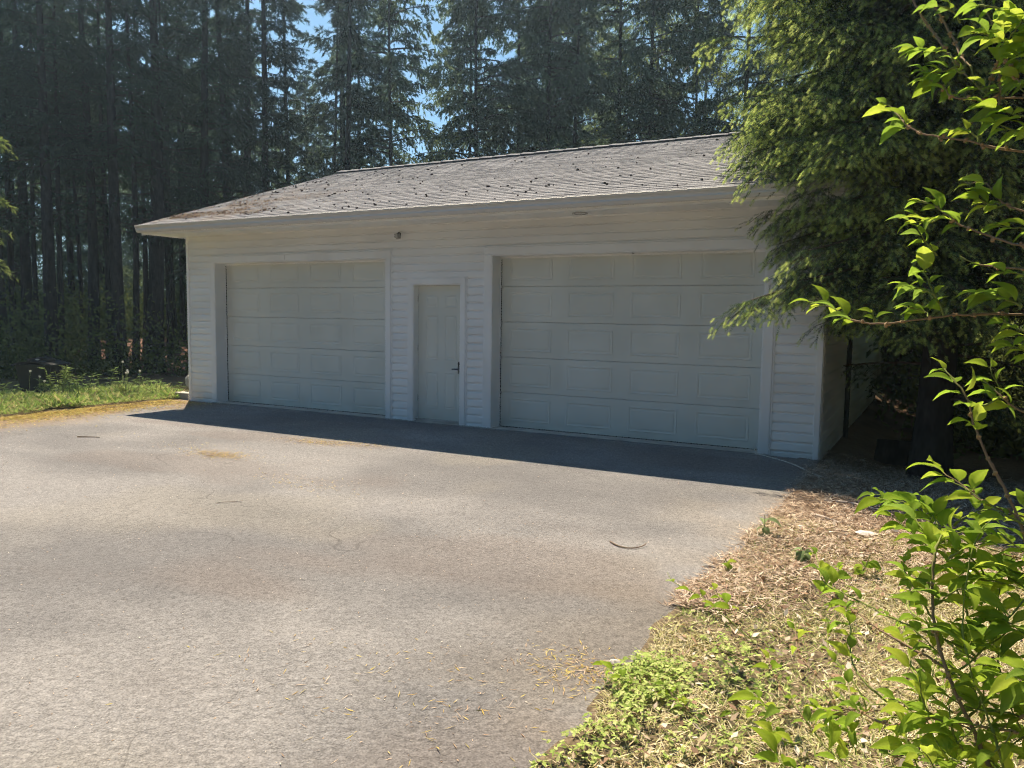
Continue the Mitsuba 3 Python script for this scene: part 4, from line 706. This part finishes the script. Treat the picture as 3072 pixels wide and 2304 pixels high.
# brown needle mulch along the driveway and below the spruce
n = 36000; y = np.where(g.random(n) < .2, g.uniform(-5.4, -3.6, n), g.uniform(-3.9, 0.8, n)); x = edge_x(np.minimum(y, -0.06))-0.06+np.abs(g.normal(0, 1, n))*np.interp(y, [-5.4, -4.5, -3.2], [0.16, 0.5, 1.6])+g.normal(0, .05, n)
ok = (x < 15) & ~((y > -0.03) & (x < 10.62)); strew('needle_mulch', on_ground(x[ok], y[ok])+[0, 0, 0.008], g, (0.03, 0.11), (0.003, 0.008), NEEDLE+[(0.55, 0.45, 0.34), (0.60, 0.52, 0.42), (0.16, 0.10, 0.06)], 0.22, label='brown needles and bark mulch beside the driveway', catg='mulch', lift=0.02)
# curled dead leaves and wood chips
n = 5200; y = g.uniform(-7.6, -0.3, n); x = edge_x(np.minimum(y, -0.06))+0.1+4.2*g.random(n)**1.2
strew('leaf_litter', on_ground(x, y)+[0, 0, 0.012], g, (0.02, 0.06), (0.010, 0.03), [(0.40, 0.31, 0.22), (0.52, 0.44, 0.34), (0.26, 0.17, 0.11), (0.58, 0.52, 0.43), (0.33, 0.22, 0.14), (0.20, 0.13, 0.09), (0.45, 0.36, 0.25)], 0.5, label='curled dead leaves and wood chips over the grass and mulch', catg='leaf litter', lift=0.02)
# dry and green grass
def grass(name, n, yr, xr, hr, w, ramp, label, clump=0.0, m='litter'):
    y = g.uniform(*yr, n); x = edge_x(np.minimum(y, -0.06))+xr[0]+(xr[1]-xr[0])*g.random(n)
    q = meshkit.fbm(np.stack([x*1.7, y*1.7, x*0+clump], -1), 3); ok = g.random(n) < np.clip((q-0.33)*4.5, 0.12, 1); x, y = x[ok], y[ok]; n = len(x)
    az = g.random(n)*2*np.pi; D = np.stack([np.cos(az)*0.7, np.sin(az)*0.7, g.uniform(0.12, 1.0, n)], -1)
    strew(name, on_ground(x, y), g, hr, w, ramp, m=m, label=label, catg='grass', sag=0.35, dirs=D, at=0.3, lift=0.0)
grass('dry_grass', 300000, (-7.8, -3.1), (0.02, 3.6), (0.03, 0.09), (0.0034, 0.0068), STRAW, 'short dry straw coloured grass right of the driveway', 1.0)
grass('green_grass', 45000, (-7.8, -3.6), (0.02, 3.6), (0.03, 0.09), (0.002, 0.0045), [(0.20, 0.28, 0.06), (0.26, 0.33, 0.08), (0.15, 0.22, 0.05)], 'scattered green grass blades among the dry grass', 9.0)
# low three-leaved herbs at the driveway edge
n = 3900; y = g.uniform(-7.9, -5.6, n); x = edge_x(y)-0.01+np.abs(g.normal(0, 0.42, n))*np.interp(y, [-7.9, -6.6, -5.9, -5.3], [2.0, 1.2, 0.6, 0.25]); q = meshkit.fbm(np.stack([x*2.5, y*2.5, x*0+3], -1), 3)
ok = (g.random(n) < np.clip((q-0.45)*5+0.45*(x < edge_x(y)+0.22)*(y < -6.0)-np.clip((x-11.1)*0.9, 0, .9), 0.02, 1)); x, y = x[ok], y[ok]; n = len(x); hz = g.uniform(0.012, 0.07, n); base = on_ground(x, y)+np.stack([x*0, y*0, hz], -1)
base[:, 2] = np.maximum(base[:, 2], 0.01)
m = np.repeat(np.arange(n), 4); az = np.repeat(g.random(n)*2*np.pi, 4)+np.tile(np.arange(4)*1.75, n)+g.normal(0, .3, 4*n)
D = np.stack([np.cos(az), np.sin(az), g.normal(0.12, .3, 4*n)], -1)
strew('ground_herbs', base[m], g, (0.010, 0.034), (0.008, 0.020), [(0.36, 0.46, 0.13), (0.44, 0.53, 0.18), (0.28, 0.38, 0.10), (0.52, 0.57, 0.24)], m='herb', label='low bright green herbs spreading over the driveway edge', catg='ground cover', sag=0.2, dirs=D, at=0.5)
# needle drifts on the asphalt
def drift(cx, cy, sx, sy, n, ramp=NEEDLE+[(0.50, 0.34, 0.13)]):
    x = cx+g.normal(0, sx, n); y = cy+g.normal(0, sy, n); return drive(x, y)
YEL = [(0.46, 0.34, 0.09), (0.52, 0.40, 0.14), (0.36, 0.24, 0.08), (0.40, 0.33, 0.07)]
pts = np.vstack([drift(4.8, -3.5, 0.22, 0.10, 1300), drift(5.1, -2.25, 0.30, 0.10, 900), drift(4.3, -3.3, 0.5, 0.2, 250), drift(5.7, -2.1, 0.25, 0.08, 350), drift(6.6, -4.1, 0.4, 0.14, 300), drift(10.45, -6.35, 0.14, 0.10, 500), drift(9.9, -6.9, 0.5, 0.3, 250)])
strew('needle_drift', pts, g, (0.02, 0.06), (0.002, 0.005), NEEDLE+YEL, 0.15, label='drifts of fallen orange brown needles on the asphalt', catg='needles')
n = 15000; y = -0.3-3.6*g.random(n); x = -0.25+np.abs(g.normal(0, .42, n))*(0.6+0.8*g.random(n)); q = meshkit.fbm(np.stack([x*2, y*1.4, x*0+8], -1), 3); ok = g.random(n) < np.clip((q-0.3)*4, 0, 1)
strew('moss_strip', drive(x[ok], y[ok]), g, (0.02, 0.06), (0.004, 0.011), YEL+[(0.30, 0.30, 0.07)], 0.3, label='yellow moss and needles along the far left driveway edge', catg='moss', lift=0.012)
n = 5000; x = g.uniform(0.5, 10.5, n); y = g.uniform(-9, -0.3, n)
strew('grit', drive(x, y), g, (0.006, 0.022), (0.002, 0.006), NEEDLE+[(0.5, 0.46, 0.4), (0.35, 0.33, 0.3)], 0.1, label='loose grit and needle bits strewn over the asphalt', catg='grit')
# twigs and chips one can count
def twig(pts, r, label, colr=(0.20, 0.15, 0.11)):
    c = spline(pts, 14); k = put('twig', tube(c, r*np.linspace(1, .55, 14), 6, True), 'twig_wood', smooth=True, color=np.tile(colr, (14*6+2, 1))); tag(k, label, 'twig')
twig([(9.80, -4.38, .006), (9.88, -4.45, .008), (9.97, -4.47, .008), (10.04, -4.40, .012), (10.05, -4.33, .02)], 0.006, 'curved dark twig lying alone on the asphalt before the right door')
twig([(2.35, -3.6, .006), (2.5, -3.55, .01), (2.62, -3.48, .006)], 0.008, 'short straight twig on the far left part of the driveway', (0.16, 0.12, 0.09))
twig([(6.55, -5.05, .006), (6.62, -5.0, .012), (6.66, -4.93, .008), (6.72, -4.92, .02)], 0.005, 'small forked pale twig near the middle of the driveway', (0.5, 0.46, 0.4))
twig([(10.95, -2.85, .02), (11.05, -2.93, .03), (11.18, -3.02, .02)], 0.014, 'pale broken stick on the mulch near the driveway corner', (0.46, 0.40, 0.34))
twig([(11.0, -2.3, .02), (11.25, -2.36, .04), (11.5, -2.45, .03), (11.62, -2.44, .03)], 0.012, 'long pale stick on the mulch at the edge of the garage shade', (0.52, 0.44, 0.36))
def slab_chip(x, y, z, sx, sy, sz, rot, m, name, label, catg, seed):
    gg = np.random.default_rng(seed); p = gg.normal(0, 1, (18, 3)); p = unit(p)*[sx, sy, sz]*gg.uniform(.8, 1.1, (18, 1)); h = trimesh.convex.convex_hull(p)
    h.apply_transform(trimesh.transformations.euler_matrix(0.12, 0.1, rot)); h.apply_translation((x, y, z)); k = put(name, h, m); tag(k, label, catg); return k
mat('pale_wood', (0.58, 0.55, 0.50), 0.85, 0.2)
slab_chip(10.55, -6.21, 0.012, 0.030, 0.018, 0.012, 0.6, 'pale_wood', 'stone', 'small white stone on the asphalt near the needle drift at the edge', 'stone', 3)
slab_chip(11.38, -3.28, 0.035, 0.11, 0.05, 0.012, 0.9, 'pale_wood', 'bark_piece', 'flat pale slab of bark on the mulch', 'bark', 4)
slab_chip(10.94, -3.3, 0.025, 0.045, 0.028, 0.010, 0.2, 'pale_wood', 'bark_piece', 'smaller pale bark chip left of the flat slab of bark', 'bark', 5)
# pale wilted weeds at the driveway edge
def weed(x, y, h, nl, size, seed, label, ca, flop=0.0):
    gg = np.random.default_rng(seed); z = float(gz(x, y)); k = thing('weed', label, 'weed'); top = np.array([x+gg.normal(0, .03), y+gg.normal(0, .03), z+h])
    st = spline([(x, y, z-.02), ((x+top[0])/2+.01, (y+top[1])/2, z+h*.55), tuple(top)], 8); put('stem', tube(st, 0.0035, 5), 'twig_wood', k, color=np.tile((0.2, 0.22, 0.1), (40, 1)))
    for q in range(nl):
        t = gg.uniform(0.2, 1.0); c = st[int(t*7)]; a = q*2.4+gg.normal(0, .3); d = unit(np.array([math.cos(a), math.sin(a), gg.uniform(-.5, .5)-flop])); up = unit(np.array([0, 0, 1.0])+gg.normal(0, .3, 3)); yv = unit(np.cross(up, d)); M = np.eye(4); sz = size*gg.uniform(.7, 1.2)
        M[:3, 0], M[:3, 1], M[:3, 2], M[:3, 3] = d*sz, yv*sz*1.3, np.cross(d, yv)*sz, c+d*sz*.1
        copy('leaf', ca[q % len(ca)], k, to_world=T(M))
PALE = []
for q in range(3):
    m_, v_ = leaf_mesh(300+q); PALE.append(mikit.ply(m_, 'leaf', True, color=leaf_colors(v_, (0.22, 0.30, 0.14), (0.34, 0.40, 0.22))))
weed(10.72, -3.72, 0.16, 7, 0.10, 1, 'pale drooping weed leaning over the driveway edge', PALE, 0.5)
weed(11.06, -4.16, 0.10, 13, 0.085, 2, 'pale wilted weed with felty grey green leaves on the mulch', PALE, 0.5)
weed(11.42, -4.25, 0.16, 9, 0.075, 3, 'bright green seedling at the edge of the mulch below the bush', LEAVES[:3])
weed(10.70, -4.66, 0.09, 8, 0.05, 4, 'small green weed rooted at the crumbling asphalt edge', LEAVES[3:6])
# lit bed of plants left of the garage
n = 27000; x = -0.32-6.2*g.random(n)**1.25; y = -3.9+5.6*g.random(n)+0.35*(x+0.3)*0; q = meshkit.fbm(np.stack([x*1.3, y*1.3, x*0+2], -1), 3)
edge_l = np.interp(y, ys, lx); ok = (x < edge_l-0.02) & (g.random(n) < np.clip((q-0.25)*4, 0.1, 1)) & (y < 0.25-0.33*x) & (y > -4); x, y = x[ok], y[ok]; n = len(x); az = g.random(n)*2*np.pi
D = np.stack([np.cos(az)*0.8, np.sin(az)*0.8, g.uniform(0.4, 2.2, n)], -1)
big = 0.35+2.0*np.clip(meshkit.fbm(np.stack([x*2.1, y*2.1, x*0+12], -1), 3)-0.3, 0, .5); az2 = g.uniform(0.10, 0.34, n)*big
v, f = rhombs(on_ground(x, y)+[0, 0, 0.02], D, az2, g.uniform(0.012, 0.05, n)*np.sqrt(big), g.normal(0, .35, (n, 3))+np.array([0, 0, 1.0]), 0.4, 0.4)
dull = np.clip(meshkit.fbm(np.stack([x*1.1, y*1.1, x*0+21], -1), 2)*2-0.6, 0, 1)[:, None]
cc = cols(g, n, [(0.24, 0.34, 0.08), (0.32, 0.42, 0.12), (0.17, 0.25, 0.07), (0.42, 0.48, 0.20), (0.36, 0.33, 0.16)]); cc = np.minimum(cc*1.3, .62)*(1-0.30*dull)
k = put('garden_plants', tri(v, f), 'herb', color=np.repeat(cc, 4, 0)); tag(k, 'bed of mixed rough weeds and leafy plants left of the garage', 'plants', None, 'stuff')
def leafy(x, y, h, ns, seed, label, wide=0.18):
    gg = np.random.default_rng(seed); k = thing('leafy_plant', label, 'plant', 'tall plants in the bed'); z = float(gz(x, y)); P, D, L_, st = [], [], [], []
    for s in range(ns):
        b = np.array([x+gg.normal(0, wide), y+gg.normal(0, wide), z-.03]); hh = h*gg.uniform(.65, 1.05); lean = gg.normal(0, .10, 2); c = np.stack([b+np.array([lean[0]*t*t, lean[1]*t*t, hh*t]) for t in np.linspace(0, 1, 7)]); st.append(tube(c, 0.006, 4))
        for q in range(16):
            t = gg.uniform(.25, 1.0); a = q*2.4; P.append(b+np.array([lean[0]*t*t, lean[1]*t*t, hh*t])); D.append([math.cos(a), math.sin(a), gg.uniform(.1, .8)]); L_.append(gg.uniform(.09, .18))
    v, f = rhombs(np.array(P), np.array(D), np.array(L_), 0.026, gg.normal(0, .2, (len(P), 3))+[0, 0, 1.0], 0.35, 0.4)
    put('foliage', tri(v, f), 'leaf', k, color=np.repeat(cols(gg, len(P), [(0.20, 0.29, 0.09), (0.26, 0.35, 0.13), (0.16, 0.24, 0.07)]), 4, 0)); labels[k+'__foliage'] = {'kind': 'stuff'}
    w = cat(*st); put('stems', w, 'twig_wood', k, color=np.tile((0.14, 0.17, 0.06), (len(w.vertices), 1))); labels[k+'__stems'] = {'kind': 'stuff'}
leafy(-2.7, -0.55, 0.62, 16, 1, 'tall clump of narrow leaved plants, biggest in the lit bed', 0.24)
leafy(-1.0, -0.6, 0.45, 6, 2, 'single bushy plant at the front of the bed near the middle', 0.08)
leafy(-1.2, 0.2, 0.42, 5, 3, 'feathery plant in the bed nearest the garage corner', 0.10)
leafy(-4.9, -1.0, 0.55, 7, 4, 'leafy plant at the left edge of the lit bed', 0.14)
leafy(-3.4, -1.3, 0.36, 7, 5, 'low leafy clump in front of the tallest clump of the bed', 0.16)
leafy(-1.8, -0.1, 0.40, 5, 6, 'slim leafy plant right of the tallest clump of the bed', 0.10)
leafy(-4.2, -0.2, 0.45, 6, 7, 'leafy plant in front of the black bin', 0.15)
leafy(-0.75, 0.05, 0.30, 4, 8, 'small leafy plant beside the concrete block at the garage corner', 0.08)
puff = mikit.ply(trimesh.creation.icosphere(2, 0.022), 'pale_wood', True)
for q, (x, y, h) in enumerate([(-3.85, -.65, .52), (-3.8, -.5, .40), (-3.3, -.7, .32), (-2.15, .15, .62), (-1.7, -.1, .42), (-1.62, -.12, .43), (-.95, -.35, .48), (-1.95, .1, .45)]):
    k = thing('dandelion', 'white dandelion seed head on a thin stalk in the lit bed', 'dandelion', 'dandelion seed heads in the bed'); z = float(gz(x, y))
    put('stalk', tube(spline([(x, y, z), (x+.01, y, z+h/2), (x+.03, y+.01, z+h)], 6), 0.004, 5), 'twig_wood', k, color=np.tile((0.22, 0.26, 0.12), (30, 1)))
    copy('seed_head', puff, k, to_world=T().translate([x+.03, y+.01, z+h+.02]))
# black bin in the shade
def bin_():
    k = thing('garden_bin', 'black plastic bin with an arched lid among the trunks at far left', 'bin'); x, y = -5.3, 0.45; z = float(gz(x, y)); a = math.radians(28)
    R = trimesh.transformations.rotation_matrix(a, (0, 0, 1)); R[:3, 3] = (x, y, z)
    v = []
    for zz, w in ((0.0, .30), (0.68, .37)): v += [(-w, -w*.85, zz), (w, -w*.85, zz), (w, w*.85, zz), (-w, w*.85, zz)]
    put('body', trimesh.convex.convex_hull(np.array(v)).apply_transform(R), 'black_plastic', k)
    arc = [(t*.43, 0.69+0.075*(1-t*t)) for t in np.linspace(-1, 1, 13)]; pr = arc+[(t*.43, 0.655+0.075*(1-t*t)) for t in np.linspace(1, -1, 13)]
    m = trimesh.creation.extrude_polygon(Polygon(pr), 0.74, engine='earcut'); vv = m.vertices.copy(); m.vertices = np.stack([vv[:, 0], vv[:, 2]-.37, vv[:, 1]], 1); m.fix_normals(); L = put('lid', m.apply_transform(R), 'black_plastic', k)
    arc = [(t*.22, 0.80+0.03*(1-t*t)) for t in np.linspace(-1, 1, 9)]; m = trimesh.creation.extrude_polygon(Polygon(arc+[(.22, .75), (-.22, .75)]), 0.3, engine='earcut'); vv = m.vertices.copy(); m.vertices = np.stack([vv[:, 0], vv[:, 2]-.15, vv[:, 1]], 1); m.fix_normals(); put('hatch', m.apply_transform(R), 'black_plastic', L)
    put('latch', bx(-.04, .05, -.16, -.151, .775, .80, .003).apply_transform(R), 'pale_wood', L)
bin_()
def rock(name, x, y, z, sx, sy, sz, seed, label, catg, m='rock_grain'):
    s = trimesh.creation.icosphere(3, 1.0); d = meshkit.fbm(s.vertices*1.6+seed, 4); s.vertices *= (0.75+0.5*d)[:, None]*np.array([sx, sy, sz]); s.apply_translation((x, y, z)); k = put(name, s, m, smooth=40); tag(k, label, catg)
k = put('concrete_block', bx(-0.46, -0.09, 0.02, 0.22, -0.12, 0.11, 0.008), 'concrete'); tag(k, 'grey concrete block against the left corner of the garage', 'block')
rock('stone', -0.34, 0.42, 0.26, 0.22, 0.18, 0.19, 1.0, 'round grey boulder behind the concrete block at the garage corner', 'stone')
k = put('concrete_block', bx(10.80, 11.05, 0.78, 1.02, -0.36, -0.12, 0.01), 'concrete'); tag(k, 'concrete block in the shade beside the right side wall', 'block')
# stump and stacked logs in the shade
st = tube([(11.35, 1.35, -.4), (11.35, 1.35, -.25), (11.36, 1.35, 0.02), (11.36, 1.36, 0.10)], [0.30, 0.24, 0.215, 0.21], 20, True); st.vertices += (meshkit.noise(st.vertices*[14, 14, 2])-0.5)[:, None]*[0.05, 0.05, 0.0]
k = put('tree_stump', st, 'bark', smooth=35); tag(k, 'dark tree stump in the shade right of the garage', 'stump')
# white cable
pts = [(9.90, 0.12, 0.10), (9.89, 0.08, 0.0), (9.96, -0.1, 0.004), (10.13, -0.23, 0.005), (10.44, -0.55, 0.0), (10.66, -0.92, -0.005), (10.85, -1.15, -0.05)]
for q in range(2, 7): pts[q] = (pts[q][0], pts[q][1], float(max(gz(pts[q][0], pts[q][1]), 0.0 if pts[q][0] < 10.6 else -9)+0.006))
k = put('cable', tube(spline(pts, 40), 0.006, 6, True), 'pale_wood', smooth=True); tag(k, 'thin pale cable trailing over the ground from the right door corner', 'cable')
# spruce cones on the roof
def cone_mesh():
    n = 10; t = np.linspace(0, 1, n); r = 0.016*np.sin(np.pi*np.clip(t*.9+.08, 0, 1))**.7*(1+.28*(np.arange(n) % 2)); return tube(np.stack([t*.075-.037, t*0, t*0], -1), r, 8, True)
CM = mikit.ply(cone_mesh(), 'bark', 30)
gr = np.random.default_rng(19)
for q in range(300):
    x = XL+0.2+10.6*gr.random()**1.7; s = 0.15+(L-0.6)*gr.random()**1.25
    if x > 9.3: continue
    p = on_roof(s, x, 0.016)
    k = copy('spruce_cone', CM, to_world=T().translate(p.tolist()).rotate([0, 0, 1], float(gr.uniform(0, 360))).rotate([1, 0, 0], 18.0).scale(float(0.35+0.5*gr.random()**2)))
    tag(k, 'small dark spruce cone lying on the roof shingles', 'cone', 'spruce cones scattered on the roof')
n = 5200; x = XL+0.1+np.abs(g.normal(0, 1.5, n)); s = np.clip(0.25+np.abs(g.normal(0, .9, n)), .1, 4.5); q = meshkit.fbm(np.stack([x*1.5, s*1.9, x*0], -1), 3); ok = (g.random(n) < np.clip((q-.42)*6, 0, 1)) & (x < XR-.1)
strew('roof_needles', on_roof(s[ok], x[ok], 0.014), g, (0.02, 0.06), (0.005, 0.014), [(0.22, 0.135, 0.08), (0.15, 0.09, 0.055), (0.30, 0.20, 0.11), (0.26, 0.19, 0.09)], 0.3, label='rusty fallen needles on the lower left of the roof', catg='needles')

# ---------------------------------------------------------------- the hazy air of a bright, still noon
scene['haze'] = {'type': 'cube', 'to_world': T().translate([0, 0, 11.25]).scale([300, 300, 14.25]), 'bsdf': {'type': 'null'}, 'interior': {'type': 'ref', 'id': 'air'}}
tag('haze', kind='stuff')
